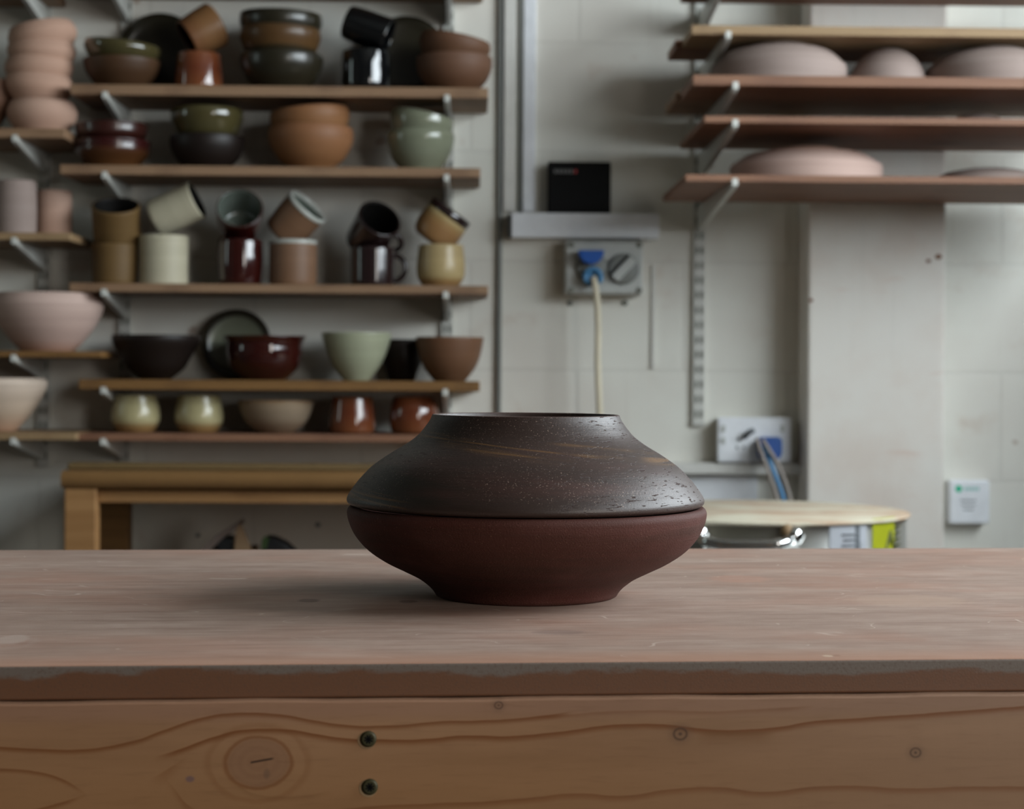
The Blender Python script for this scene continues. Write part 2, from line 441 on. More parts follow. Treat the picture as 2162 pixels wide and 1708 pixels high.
def apron_mat():
    t = NT('knotty_pine_apron'); o = t.tc.outputs['Object']; x, y, z = t.sep(o)
    sc = S(.975)
    def X(px): return (px - 1081) * sc
    def Z(py): return -(py - 1400) * sc * 1.0
    base = t.noise(t.mapping(o, (2.5, 1, 24)), 1.0, 5, 0.6, 0.3)
    c = t.mix(t.mask(base, 0.3, 0.7), lin((140, 104, 74)), lin((160, 122, 90)))
    low = t.mask(z, Z(1470), Z(1640))
    c = t.mix(t.mask(z, Z(1690), Z(1500)), t.mix(0.45, c, lin((148, 106, 62))), c)
    c = t.mix(t.mask(z, Z(1530), Z(1490)), c, t.mix(0.35, c, lin((150, 116, 104))))
    c = t.mix(t.math('MULTIPLY', t.mask(x, -.05, .3), .35), c, lin((150, 126, 108)))
    wob = t.math('MULTIPLY', t.math('SUBTRACT', t.noise(t.mapping(o, (30, 1, 30)), 1.0, 3), 0.5), 7 * sc)
    def curve(pts, wid, strength, col, side=1):
        nonlocal c
        fcn = t.n('ShaderNodeFloatCurve'); cm = fcn.mapping; cv = cm.curves[0]
        xs = [p[0] for p in pts]; lo, hi = -60.0, 2222.0
        nrm = [((p[0] - lo) / (hi - lo), (p[1] - 1400) / 400.0) for p in pts]
        cv.points[0].location = nrm[0]; cv.points[1].location = nrm[-1]
        for q in nrm[1:-1]: cv.points.new(*q)
        cm.extend = 'HORIZONTAL'; cm.update()
        u = t.math('DIVIDE', t.math('SUBTRACT', x, X(lo)), X(hi) - X(lo))
        t.l(u, fcn.inputs['Value'])
        zc_ = t.math('MULTIPLY', fcn.outputs[0], -400 * sc)
        d = t.math('SUBTRACT', t.math('ADD', z, wob), zc_)        # above the line is positive
        sharp = t.mask(d, side * 1.5 * sc, 0.0) if side > 0 else t.mask(d, -1.5 * sc, 0.0)
        fade = t.mask(d, -wid * 1.5 * sc, 0.0)
        m = t.math('MULTIPLY', sharp, fade)
        ends = t.math('MULTIPLY', t.mask(x, X(xs[0]), X(xs[0] + 60)), t.mask(x, X(xs[-1]), X(xs[-1] - 60)))
        m = t.math('MULTIPLY', t.math('MULTIPLY', m, ends), strength)
        c = t.mix(m, c, col)
    dk = lin((116, 66, 26)); dk2 = lin((116, 78, 44))
    curve([(-60, 1560), (60, 1567), (160, 1570), (240, 1560), (330, 1530), (400, 1508), (470, 1497), (560, 1500), (640, 1515), (720, 1526), (800, 1527), (900, 1520), (1010, 1517), (1120, 1510), (1200, 1496)], 9, 0.8, dk)
    curve([(300, 1590), (370, 1568), (430, 1547), (500, 1532), (580, 1533), (640, 1543), (700, 1553), (780, 1556), (880, 1556), (960, 1550), (1060, 1552), (1150, 1545), (1240, 1534), (1310, 1529), (1390, 1532), (1450, 1540), (1560, 1544), (1640, 1537), (1720, 1526), (1830, 1520), (2000, 1510), (2100, 1504), (2222, 1497)], 11, 0.85, dk)
    curve([(1430, 1548), (1500, 1546), (1560, 1549), (1640, 1546)], 26, 0.5, dk2)
    curve([(-60, 1606), (30, 1610), (80, 1618), (120, 1632), (150, 1650), (178, 1672)], 8, 0.7, dk)
    curve([(-60, 1712), (20, 1702), (80, 1690), (130, 1676), (176, 1660)], 8, 0.7, dk)
    curve([(290, 1640), (340, 1610), (368, 1590), (380, 1570)], 22, 0.5, dk)
    curve([(320, 1618), (350, 1655), (380, 1690), (420, 1708)], 18, 0.5, dk)
    curve([(560, 1715), (700, 1702), (800, 1696), (1000, 1690), (1080, 1685), (1200, 1676), (1290, 1682), (1390, 1671), (1500, 1666), (1600, 1678), (1720, 1668), (1800, 1668), (1900, 1674), (2040, 1673), (2222, 1674)], 12, 0.6, dk)
    curve([(1081, 1516), (1180, 1507), (1260, 1502), (1340, 1500), (1480, 1504), (1600, 1500), (1720, 1492)], 8, 0.35, dk)
    curve([(440, 1615), (480, 1650), (560, 1674), (650, 1668), (690, 1640)], 10, 0.3, dk2)
    def rad(px, py, ax=1.0, ay=1.0):
        dx = t.math('DIVIDE', t.math('SUBTRACT', x, X(px)), sc * ax); dz = t.math('DIVIDE', t.math('SUBTRACT', z, Z(py)), sc * ay)
        return t.math('SQRT', t.math('ADD', t.math('MULTIPLY', dx, dx), t.math('MULTIPLY', dz, dz))), dx, dz
    # large knot
    kr, kx, kz = rad(522, 1602, 1.3, 1.0)
    kr = t.math('ADD', kr, t.math('MULTIPLY', t.math('SUBTRACT', t.noise(t.mapping(o, (60, 1, 60)), 1.0, 3), 0.5), 12))
    ring = t.math('MULTIPLY', t.math('SINE', t.math('MULTIPLY', kr, 0.36)), 0.22)
    kc = t.mix(t.math('ADD', 0.5, ring), lin((122, 88, 68)), lin((140, 104, 80)))
    c = t.mix(t.math('MULTIPLY', t.mask(kr, 58, 44), 0.55), c, kc)
    rim = t.math('MULTIPLY', t.mask(kr, 48, 53), t.mask(kr, 60, 54)); c = t.mix(t.math('MULTIPLY', rim, 0.55), c, dk)
    rim2 = t.math('MULTIPLY', t.mask(kr, 72, 78), t.mask(kr, 90, 80)); c = t.mix(t.math('MULTIPLY', rim2, 0.22), c, dk)
    # crack in the knot
    ck = t.math('ABSOLUTE', t.math('ADD', t.math('SUBTRACT', z, Z(1597)), t.math('MULTIPLY', t.math('SUBTRACT', x, X(530)), -0.17)))
    cm_ = t.math('MULTIPLY', t.mask(ck, 3.2 * sc, 1.2 * sc), t.math('MULTIPLY', t.mask(x, X(504), X(509)), t.mask(x, X(558), X(548))))
    c = t.mix(t.math('MULTIPLY', cm_, 0.9), c, lin((52, 36, 26)))
    k2, _, _ = rad(540, 1625, .8, 1.3); c = t.mix(t.math('MULTIPLY', t.mask(k2, 12, 5), .4), c, lin((96, 78, 66)))
    # ink smear and small knots
    k3, _, _ = rad(381, 1634, 1.4, 1.0); c = t.mix(t.math('MULTIPLY', t.mask(k3, 9, 4), .6), c, lin((92, 76, 92)))
    for (qx, qy, R) in ((1417, 1551, 15), (1932, 1597, 12), (1027, 1486, 9)):
        q, _, _ = rad(qx, qy, 1.15, 1.0)
        c = t.mix(t.math('MULTIPLY', t.mask(q, R * 2.2, R * .6), .35), c, lin((96, 72, 56)))
        rr = t.math('MULTIPLY', t.mask(q, R * .55, R * .75), t.mask(q, R * 1.05, R * .85)); c = t.mix(t.math('MULTIPLY', rr, .6), c, lin((64, 46, 36)))
        c = t.mix(t.math('MULTIPLY', t.mask(q, R * .35, R * .1), .7), c, lin((60, 44, 36)))
    fib = t.noise(t.mapping(o, (40, 1, 380)), 1.0, 4); c = t.mix(t.math('MULTIPLY', t.mask(fib, 0.5, 0.75), .22), c, lin((112, 78, 54)))
    chat = t.noise(t.mapping(o, (240, 1, 14)), 1.0, 3)
    h = t.math('ADD', t.math('MULTIPLY', fib, .5), t.math('MULTIPLY', chat, .3))
    return t.out(c, 0.5, t.bump(h, 0.25, 0.0005), spec=0.4)
# apron board: its local origin sits on the table's front edge, so the grain uses x along and z down
b = MB()
n = 60; pts = []
for i in range(n + 1):
    xx = -.62 + 1.24 * i / n
    pts.append((xx, -.01885 + .0003 * math.sin(xx * 31) + .0002 * math.sin(xx * 83 + 1)))
vs = []; fs = []
for xx, zz in pts: vs += [(xx, -.0075, zz), (xx, .030, zz), (xx, .030, -.125), (xx, -.0075, -.125)]
for i in range(n):
    a = i * 4
    for k in range(4): fs.append((a + k, a + (k + 1) % 4, a + 4 + (k + 1) % 4, a + 4 + k))
fs.append((0, 3, 2, 1)); fs.append((n*4, n*4+1, n*4+2, n*4+3))
b.add(vs, fs); ap = b.build('apron', apron_mat(), TB, bevel=.001)
b = MB(); b.box(-.62, .62, TD - .05, TD - .02, -.115, -.0186); b.build('back_rail', M['pine'], TB)
for sx in (-1, 1):
    for yy in (.035, TD - .14):
        b = MB(); b.box(sx * .56 - .035, sx * .56 + .035, yy, yy + .07, -.9, -.019 if yy > .1 else -.019)
        b.build('leg', M['pine'], TB, bevel=.003)
def screw(px, py):
    sc = S(.972)
    d = fwd * FP + rv * (px - CX) - uv * (py - CY)
    # hit the apron front plane
    n_ = Vector((-math.sin(TA), math.cos(TA), 0)); p0 = fc + e2 * -.0075
    t = (p0 - Vector((0, 0, ZC))).dot(n_) / d.dot(n_); p = Vector((0, 0, ZC)) + d * t
    lx = (p - fc).dot(e1); lz = p.z - TZ
    b = MB()
    b.cyl((lx - .0009, -.0073, lz - .0007), (0, -1, 0), .0049, .0004, 32, 1)       # pale bruised wood collar
    b.tube([(lx, -.0074, lz), (lx, -.0083, lz), (lx, -.0089, lz)], [.0044, .0043, .0032], 32, 0)
    for a in (0.3, 0.3 + math.pi / 2, 1.1, 1.1 + math.pi/2):
        ca, sa = math.cos(a), math.sin(a)
        q = [(lx + ca*.0024 - sa*.0004, lz + sa*.0024 + ca*.0004), (lx - ca*.0024 - sa*.0004, lz - sa*.0024 + ca*.0004),
             (lx - ca*.0024 + sa*.0004, lz - sa*.0024 - ca*.0004), (lx + ca*.0024 + sa*.0004, lz + sa*.0024 - ca*.0004)]
        b.prism(q, -.0091, -.0086, 2)
    b.build('screw', [M['brass'], M['board_y'], M['black']], TB)
screw(778, 1560); screw(781, 1661)

# ------------------------------------------------------------------ the two-part pot
PC = PZ(1111, 1256.5, TZ)
ps = (PC - Vector((0, 0, ZC))).dot(fwd) / FP
pass #print('pot depth', ps * FP, 'px scale', ps, 'PC', PC, 'table depth', TD)
def HY(y): return (1256.5 - y) * ps
low = [(0, 1256.5), (150, 1256.5), (186, 1256.5), (191, 1254), (194, 1249), (200, 1241), (212, 1230), (232, 1216), (262, 1201), (300, 1182), (335, 1158), (360, 1130), (373, 1104), (378, 1084), (377, 1074), (372, 1068), (366, 1066.5)]
prof = [(r * ps, HY(y)) for r, y in low[:4]] + [(r * ps, HY(y)) for r, y in spline(low[4:], 5)]
inner = [(355 * ps, HY(1068)), (352 * ps, HY(1085)), (340 * ps, HY(1120)), (300 * ps, HY(1165)), (230 * ps, HY(1200)), (140 * ps, HY(1222)), (0, HY(1230))]
b = MB(); b.lathe(prof + inner, 160)
def clay_mat():
    t = NT('maroon_clay'); o = t.tc.outputs['Object']
    rg = t.noise(t.mapping(o, (5, 5, 170)), 1.0, 5, .6)
    lg = t.noise(t.mapping(o, (4, 4, 30)), 1.0, 4)
    c = t.mix(t.mask(lg, .35, .7), lin((66, 34, 25)), lin((80, 41, 34)))
    c = t.mix(t.math('MULTIPLY', t.mask(rg, .42, .68), .65), c, lin((56, 32, 22)))
    bl = t.noise(t.mapping(o, (14, 14, 22)), 1.0, 3); c = t.mix(t.math('MULTIPLY', t.mask(bl, .5, .75), .45), c, lin((96, 60, 54)))
    sp = t.noise(o, 1100, 2, .6); c = t.mix(t.math('MULTIPLY', t.mask(sp, .66, .74), .5), c, lin((150, 116, 102)))
    sd = t.noise(o, 700, 2, .6); c = t.mix(t.math('MULTIPLY', t.mask(sd, .66, .72), .6), c, lin((34, 16, 12)))
    h = t.math('ADD', t.math('MULTIPLY', t.noise(o, 900, 3), .6), t.math('MULTIPLY', rg, .8))
    return t.out(c, .72, t.bump(h, .6, .0009), spec=.3)
def slip_mat():
    t = NT('dark_slip'); o = t.tc.outputs['Object']; x, y, z = t.sep(o)
    rg = t.noise(t.mapping(o, (5, 5, 190)), 1.0, 5, .6)
    lg = t.noise(t.mapping(o, (5, 5, 34), rot=(.05, .06, 0)), 1.0, 4)
    c = t.mix(t.mask(lg, .35, .68), lin((50, 37, 32)), lin((62, 47, 42)))
    br = t.noise(t.mapping(o, (6, 6, 60)), 1.0, 4); c = t.mix(t.math('MULTIPLY', t.mask(br, .5, .72), .7), c, lin((74, 50, 45)))
    # olive black brushed zone at the left shoulder
    ob = t.math('MULTIPLY', t.mask(x, -.01, -.1), t.mask(t.noise(t.mapping(o, (8, 8, 50), rot=(0, -.12, 0)), 1.0, 3), .4, .6))
    c = t.mix(t.math('MULTIPLY', ob, .8), c, lin((38, 36, 29)))
    # ochre brush wisps, slanting slightly
    zz = t.math('ADD', z, t.math('MULTIPLY', x, .10))
    wis = t.noise(t.comb(t.math('MULTIPLY', x, 9), t.math('MULTIPLY', y, 9), t.math('MULTIPLY', zz, 420)), 1.0, 3)
    wl = t.noise(t.comb(t.math('MULTIPLY', x, 14), t.math('MULTIPLY', y, 14), t.math('MULTIPLY', zz, 60)), 1.0, 2)
    def band(zc_, hw, x0, x1, f=.012):
        a = t.math('ABSOLUTE', t.math('SUBTRACT', zz, zc_))
        return t.math('MULTIPLY', t.mask(a, hw, hw * .3), t.math('MULTIPLY', t.mask(x, x0 - f, x0 + f), t.mask(x, x1 + f, x1 - f)))
    bands = band(.106, .006, -.055, .02)
    for q in ((.1085, .003, -.08, -.05), (.103, .004, 0.0, .075), (.112, .0025, .02, .09), (.1085, .005, .075, .11), (.062, .004, -.125, -.075), (.066, .003, -.11, -.07), (.107, .0025, .03, .07)):
        bands = t.math('MAXIMUM', bands, band(*q))
    m = t.math('MULTIPLY', bands, t.math('MULTIPLY', t.mask(wis, .44, .64), t.mask(wl, .34, .62)))
    c = t.mix(t.math('MULTIPLY', m, .7), c, lin((130, 94, 52)))
    # pale grog specks, streaked a little
    sp = t.noise(t.mapping(o, (800, 800, 1100)), 1.0, 2, .6)
    cl = t.mask(t.noise(t.mapping(o, (12, 12, 40)), 1.0, 3), .38, .62)
    c = t.mix(t.math('MULTIPLY', t.mask(sp, .63, .70), t.math('MULTIPLY', cl, .85)), c, lin((150, 130, 118)))
    pit = t.noise(t.mapping(o, (110, 110, 700)), 1.0, 3, .6)
    pg = t.mask(x, -.02, .06)
    pm = t.math('MULTIPLY', t.mask(pit, .60, .66), t.math('ADD', .25, t.math('MULTIPLY', pg, .75)))
    c = t.mix(t.math('MULTIPLY', pm, .6), c, lin((50, 30, 26)))
    c = t.mix(t.mask(z, .1285, .1298), c, lin((110, 80, 74)))
    h = t.math('SUBTRACT', t.math('ADD', t.math('MULTIPLY', t.noise(o, 800, 2), .25), t.math('MULTIPLY', rg, .7)), t.math('MULTIPLY', pm, 1.0))
    rr = t.math('ADD', .47, t.math('MULTIPLY', pm, .4))
    return t.out(c, rr, t.bump(h, .5, .0007), spec=.48)
MC, MS = clay_mat(), slip_mat()
lower = b.build('clay_bowl', MC); lower.location = PC
tag(lower, 'unglazed maroon clay bowl with narrow foot on the work table, under the dark collar', 'bowl')
up = [(362, 1065.5), (370, 1063), (375, 1058), (375.5, 1051), (371, 1041), (362, 1028), (346, 1008), (322, 984), (288, 960), (250, 937), (228, 920), (214, 904), (204, 890), (199, 880), (197.5, 876)]
prof = [(352 * ps, HY(1065.5)), (358 * ps, HY(1066.3))] + [(r * ps, HY(y)) for r, y in spline(up, 5)]
inner = [(194.5 * ps, HY(875)), (190 * ps, HY(876.5)), (194 * ps, HY(892)), (214 * ps, HY(920)), (270 * ps, HY(958)), (325 * ps, HY(1000)), (355 * ps, HY(1035)), (358 * ps, HY(1050)), (350 * ps, HY(1060)), (352 * ps, HY(1065.5))]
b = MB(); b.lathe(prof + inner, 160)
upper = b.build('clay_collar', MS); upper.location = (PC.x - 3 * ps, PC.y, PC.z)
tag(upper, 'dark brown domed clay collar with open mouth and ochre wisps resting on the maroon bowl', 'pottery')

# ------------------------------------------------------------------ shelves on the back wall
SH = {}
def plank(key, name, xl, xr, Yf, Yk, ztop, th, mat, label, cat='shelf', group=None, notch=None):
    b = MB(); cx = (xl + xr) / 2
    b.box(xl - cx, xr - cx, Yf, Yk, -th, 0)
    o = b.build(name, mat, bevel=.0015); o.location = (cx, 0, ztop)
    tag(o, label, cat, group); SH[key] = ztop
    return o
def left_shelf(key, xl, xr, y_mid, xm, thpx, mat, label, Yf=3.65, Yk=3.865, xl_abs=None):
    z = P(xm, y_mid, Yf).z
    a = P(xl, y_mid, Yf).x if xl_abs is None else xl_abs
    return plank(key, 'wall_shelf', a, P(xr, y_mid, Yf).x, Yf, Yk, z, thpx * S(Yf), mat, label)
left_shelf('S0', 112, 1020, -66, 560, 22, M['board_l'], 'brown shelf board at the top edge, above the dark bowls and leaning plates')
left_shelf('S1', 148, 1031, 181, 560, 22, M['board_l'], 'brown shelf board carrying dark stacked bowls, black mugs and two leaning plates')
left_shelf('S2', 126, 1014, 351, 560, 20, M['board_l'], 'brown shelf board carrying four pairs of nested bowls from dark red to celadon')
left_shelf('S3', 146, 1031, 600, 560, 18, M['board_l'], 'brown shelf board carrying the six pairs of stacked mugs')
left_shelf('S4', 166, 1013, 803, 560, 21, M['board_o'], 'amber brown shelf board carrying open bowls and a green plate')
left_shelf('S5', 162, 1013, 917, 560, 15, M['board_r'], 'reddish lowest shelf board carrying cream cups and rust cups')
left_shelf('L0', 0, 88, -48, 50, 18, M['board_l'], 'dark short shelf end at the upper left corner, above the pink bowl stack', xl_abs=-1.9)
left_shelf('L1', 0, 137, 271, 70, 20, M['board_l'], 'short brown shelf end holding the tall stack of pink bisque bowls', xl_abs=-1.9, Yf=3.62)
left_shelf('L2', 0, 148, 491, 70, 16, M['board_y'], 'short pale shelf end holding two pink straight-sided beakers', xl_abs=-1.9, Yf=3.62)
left_shelf('L3', 0, 214, 741, 70, 13, M['board_o'], 'short ochre shelf end holding the wide pink footed bowl', xl_abs=-1.9, Yf=3.62)
left_shelf('L4', 0, 160, 914, 70, 15, M['board_y'], 'short pale shelf end holding the small cream-pink bowl at bottom left', xl_abs=-1.9, Yf=3.62)

def right_plank(key, xlf, y_top, thpx, Yf, Yk, mat, label, ym=None, x_at=None):
    z = P(1800, y_top, ym or Yf).z
    a = P(xlf, y_top, x_at or Yf).x
    return plank(key, 'wall_shelf', a, 1.27, Yf, Yk, z, thpx * S(Yf), mat, label)
right_plank('R0', 1436, -78, 22, 3.45, 3.745, M['board_r'], 'topmost right-hand shelf board, cut off by the upper picture edge', x_at=3.745)
right_plank('R1', 1460, 56, 20, 3.45, 3.597, M['board_y'], 'pale front plank of the shelf above the upturned plates')
z1 = SH['R1']
plank('R1b', 'wall_shelf', P(1410, 100, 3.745).x, 1.27, 3.603, 3.745, z1, 20 * S(3.45), M['board_r'], 'darker back plank behind the pale front plank above the upturned plates')
right_plank('R2', 1463, 161, 22, 3.35, 3.547, M['board_r'], 'reddish front plank of the shelf carrying the three upturned pieces')
plank('R2b', 'wall_shelf', P(1405, 200, 3.745).x, 1.27, 3.553, 3.745, SH['R2'], 20 * S(3.35), M['board_l'], 'brown back plank sticking out left behind the shelf with upturned pieces')
right_plank('R3', 1487, 247, 15, 3.35, 3.745, M['board_r'], 'wide brown shelf board with clay smears on its front edge, second from the bottom right')
right_plank('R4', 1447, 371, 15, 3.35, 3.745, M['board_r'], 'lowest right-hand shelf board, reddish, carrying one large upturned pink plate')

# uprights with their slots
def upright(px, ptop, pbot, label, wpx=24, Y=YB):
    x = P(px, 400, Y).x; zt = ZT - .35 if ptop is None else P(px, ptop, Y).z; zb = P(px, pbot, Y).z
    b = MB(); hw = wpx * S(Y) / 2; d = .012
    z = zb; pitch = .032; sl = .0072; sw = .0028
    # channel front made of ladder strips around the slots
    b.box(x - hw, x - .0085, Y - d, Y, zb, zt)
    b.box(x + .0085, x + hw, Y - d, Y, zb, zt)
    b.box(x - .0025, x + .0025, Y - d, Y - d + .002, zb, zt)
    b.box(x - .0085, x + .0085, Y - d + .002, Y - .001, zb, zt, 1)
    k = 0; zz = zb
    while zz < zt:
        z2 = min(zz + pitch * .5, zt); b.box(x - .0085, x - .0025, Y - d, Y - d + .002, zz, z2); b.box(x + .0025, x + .0085, Y - d, Y - d + .002, zz, z2); zz += pitch
    o = b.build('shelf_upright', [M['bracket'], M['slot']]); tag(o, label, 'shelf upright')
    return x
XA = upright(267, None, 985, 'slotted white steel upright at the left end of the pottery shelves')
XB_ = upright(946, None, 970, 'slotted white steel upright near the right end of the pottery shelves')
XC = upright(96, None, 985, 'slotted white steel upright behind the pink bisque ware at far left')
XD = upright(1476, None, 898, 'slotted white steel upright hanging below the right-hand shelves, left of the column')
def bracket(x, ztop, ytip, drop, label, wpx=13):
    b = MB(); hw = .0055
    b.side([(YB - .013, ztop), (YB - .013, ztop - drop), (ytip + .012, ztop - .012), (ytip, ztop - .006), (ytip, ztop)], x - hw, x + hw)
    # lip that hooks the front of the board
    b.box(x - hw, x + hw, ytip - .004, ytip, ztop - .009, ztop + .005)
    o = b.build('shelf_bracket', M['bracket'], bevel=.001); tag(o, label, 'shelf bracket')
LN = {'S0': 'top-edge shelf', 'S1': 'shelf of black mugs and leaning plates', 'S2': 'shelf of nested bowl pairs', 'S3': 'shelf of stacked mugs', 'S4': 'amber shelf of open bowls', 'S5': 'lowest shelf of cream and rust cups'}
TH = {'S0': 22, 'S1': 22, 'S2': 20, 'S3': 18, 'S4': 21, 'S5': 15}
for k in ('S0', 'S1', 'S2', 'S3', 'S4', 'S5'):
    zt = SH[k] - TH[k] * S(3.65)
    bracket(XA, zt, 3.643, .05, 'white steel bracket under the left end of the ' + LN[k])
    bracket(XB_, zt, 3.643, .05, 'white steel bracket under the right end of the ' + LN[k])
LN2 = {'L0': (18, 'corner shelf end above the pink bowl stack'), 'L1': (20, 'shelf end holding the pink bowl stack'), 'L2': (16, 'shelf end holding the pink beakers'), 'L3': (13, 'shelf end holding the wide pink bowl'), 'L4': (15, 'shelf end at bottom left')}
for k, (th, s) in LN2.items():
    bracket(XC, SH[k] - th * S(3.65), 3.613, .05, 'white steel bracket under the ' + s)
for k, yt, th, s in (('R0', 3.44, 22, 'topmost right-hand shelf'), ('R1', 3.44, 20, 'pale front plank, second right-hand shelf from top'), ('R2', 3.34, 22, 'right-hand shelf with the three upturned pieces'), ('R3', 3.34, 15, 'right-hand shelf with clay-smeared edge'), ('R4', 3.34, 15, 'lowest right-hand shelf')):
    bracket(XD, SH[k] - th * S(yt), yt, .052, 'white steel bracket under the ' + s)

# ------------------------------------------------------------------ pottery
def auto_inner(outer, t, H):
    """outer: (r,z) from base centre to rim; closes the wall with an inner surface"""
    pts = [(r, z) for r, z in outer if r > t * 1.5]
    inn = []
    for r, z in reversed(pts):
        inn.append((max(r - t, 0.0005), max(z, t * 1.4) if z < H - 1e-6 else z))
    rr = [p for p in inn if p[1] > t * 1.4 + 1e-6]
    return rr + [(rr[-1][0] * .6, t * 1.5), (0, t * 1.4)]
def vessel_mesh(name, prof_px, s, mats, t=.0045, mid=False, segs=56, smooth=True):
    """prof_px: (half width, height) pixels from base rim to lip"""
    H = prof_px[-1][1] * s
    pr = spline(prof_px, 5) if smooth else prof_px
    outer = [(0, prof_px[0][1] * s + .0015), (prof_px[0][0] * s * .8, prof_px[0][1] * s + .0015), (prof_px[0][0] * s * .84, prof_px[0][1] * s)] + [(r * s, z * s) for r, z in pr]
    rim = [(outer[-1][0] - t * .3, outer[-1][1] + t * .25), (outer[-1][0] - t * .7, outer[-1][1] + t * .25)]
    inn = auto_inner([(r * s, z * s) for r, z in pr], t, H + t)
    prof = outer + rim + inn
    no = len(outer) + 1
    mis = [0 if i < no else 1 for i in range(len(prof) - 1)]
    b = MB(); off = -H / 2 if mid else 0
    b.lathe([(r, z + off) for r, z in prof], segs, mis)
    return b, H
def vessel(name, prof, px, Y, zbase, mats, label, cat, group=None, t=.0045, dx=0, tilt=None, lift=0):
    s = S(Y); b, H = vessel_mesh(name, prof, s, mats, t)
    o = b.build(name, mats)
    x = P(px, 500, Y).x
    o.location = (x, Y, zbase + lift)
    if tilt: o.rotation_euler = tilt
    tag(o, label, cat, group)
    return o
def tilted(name, prof, px, py, Y, axis, mats, label, cat, group=None, t=.0045):
    s = S(Y); b, H = vessel_mesh(name, prof, s, mats, t, mid=True)
    o = b.build(name, mats); o.location = P(px, py, Y)
    o.rotation_mode = 'QUATERNION'; o.rotation_quaternion = Vector(axis).normalized().to_track_quat('Z', 'Y')
    tag(o, label, cat, group)
    return o
def X_at(px, py, Y): return P(px, py, Y).x

# profiles in pixels
def mugp(w, h, taper=0.0, belly=0.0, r=6): 
    hw = w / 2
    return [(hw - r - taper, 0), (hw - taper - 1, r * .8), (hw - taper * .6 + belly * .6, h * .3), (hw - taper * .3 + belly, h * .6), (hw, h)]
def bowlp(w, h, foot=.42, full=.8):
    hw = w / 2
    return [(hw * foot, 0), (hw * (foot + .07), h * .06), (hw * (foot + (1 - foot) * .45), h * .25), (hw * (foot + (1 - foot) * full), h * .55), (hw * .985, h * .85), (hw, h)]
def roundp(w, h, foot=.5):        # incurved rim
    hw = w / 2
    return [(hw * foot, 0), (hw * (foot + .1), h * .1), (hw * .86, h * .35), (hw * .99, h * .65), (hw, h * .78), (hw * .96, h)]
def stackp(w, h, foot=.5):
    hw = w / 2
    return [(hw * foot, 0), (hw * (foot + .1), h * .08), (hw * .84, h * .34), (hw * .965, h * .62), (hw, h * .86), (hw * .985, h)]
def nestp(w, h, foot=.40):        # sits inside another bowl
    hw = w / 2
    return [(hw * foot, 0), (hw * (foot + .07), h * .08), (hw * .72, h * .3), (hw * .87, h * .52), (hw * .97, h * .72), (hw, h * .86), (hw * .975, h)]

G = {}
G['brown'] = glaze('brown_stoneware', [(0, lin((88, 60, 38))), (1, lin((94, 66, 44)))], .5, h=.08)
G['olive'] = glaze('olive_glaze', solid(lin((92, 84, 52))), .16, .6)
G['oliveblack'] = glaze('olive_black_glaze', solid(lin((52, 47, 34))), .3, .15)
G['oliveband'] = glaze('olive_amber_glaze', [(0, lin((60, 52, 36))), (.10, lin((108, 78, 46))), (.35, lin((106, 76, 46))), (1, lin((90, 68, 42)))], .35, .1, h=.08)
G['black'] = glaze('black_glaze', solid(lin((20, 22, 24))), .1, .8)
G['rust'] = glaze('rust_glaze', [(0, lin((150, 90, 56))), (.5, lin((128, 66, 42))), (1, lin((158, 96, 62)))], .14, .6, h=.09)
G['rustdull'] = glaze('rust_dull', [(0, lin((156, 112, 72))), (.5, lin((136, 88, 58))), (1, lin((100, 50, 40)))], .4, h=.09)
G['redbrown'] = glaze('dark_red_glaze', [(0, lin((104, 66, 34))), (.5, lin((98, 60, 34))), (.75, lin((70, 28, 26))), (1, lin((70, 28, 26)))], .25, .3, h=.06)
G['darkred'] = glaze('oxblood_glaze', solid(lin((66, 24, 20))), .12, .6)
G['redtop'] = glaze('dim_red_glaze', solid(lin((70, 34, 28))), .3, .3)
G['terra'] = glaze('terracotta', [(0, lin((166, 116, 74))), (1, lin((166, 114, 78)))], .55, h=.09)
G['celadon'] = glaze('celadon_glaze', solid(lin((152, 156, 132))), .2, .4)
G['paleceladon'] = glaze('pale_celadon_glaze', solid(lin((184, 188, 160))), .3, .3)
G['ochre'] = glaze('ochre_clay', solid(lin((132, 102, 60))), .6, h=.09)
G['cream'] = glaze('cream_glaze', solid(lin((206, 198, 172))), .5, h=.1)
G['creamy'] = glaze('yellow_cream_glaze', [(0, lin((170, 128, 84))), (.14, lin((176, 140, 92))), (.22, lin((202, 178, 128))), (1, lin((200, 176, 130)))], .35, .15, wob=.03, h=.09)
G['palecup'] = glaze('pale_yellow_green_glaze', [(0, lin((160, 120, 74))), (.16, lin((164, 130, 84))), (.3, lin((204, 192, 146))), (1, lin((184, 174, 130)))], .3, .3, wob=.04, h=.08)
G['mugbrown'] = glaze('pink_brown_clay', [(0, lin((150, 112, 84))), (1, lin((156, 120, 96)))], .5, h=.1)
G['greyblue'] = glaze('grey_green_inside', solid(lin((130, 140, 130))), .25, .4)
G['dark'] = glaze('black_inside', solid(lin((18, 15, 13))), .6)
G['bisque'] = glaze('pink_bisque', [(0, lin((200, 160, 138))), (1, lin((206, 172, 154)))], .75, h=.1)
G['bisquepale'] = glaze('pale_pink_bisque', [(0, lin((190, 146, 124))), (.25, lin((206, 176, 164))), (1, lin((214, 186, 174)))], .75, h=.1, wob=.05)
G['bisquecream'] = glaze('cream_pink_bisque', [(0, lin((200, 156, 126))), (.4, lin((220, 196, 172))), (1, lin((226, 206, 188)))], .75, h=.1)
G['bisquewhite'] = glaze('dusty_white_pink_bisque', solid(lin((164, 146, 138))), .75)
G['verydark'] = glaze('nearly_black_brown_glaze', solid(lin((40, 30, 26))), .45)
G['tan'] = glaze('tan_stoneware', [(0, lin((150, 120, 94))), (.5, lin((172, 152, 128))), (.85, lin((172, 150, 124))), (1, lin((160, 122, 80)))], .6, h=.07)
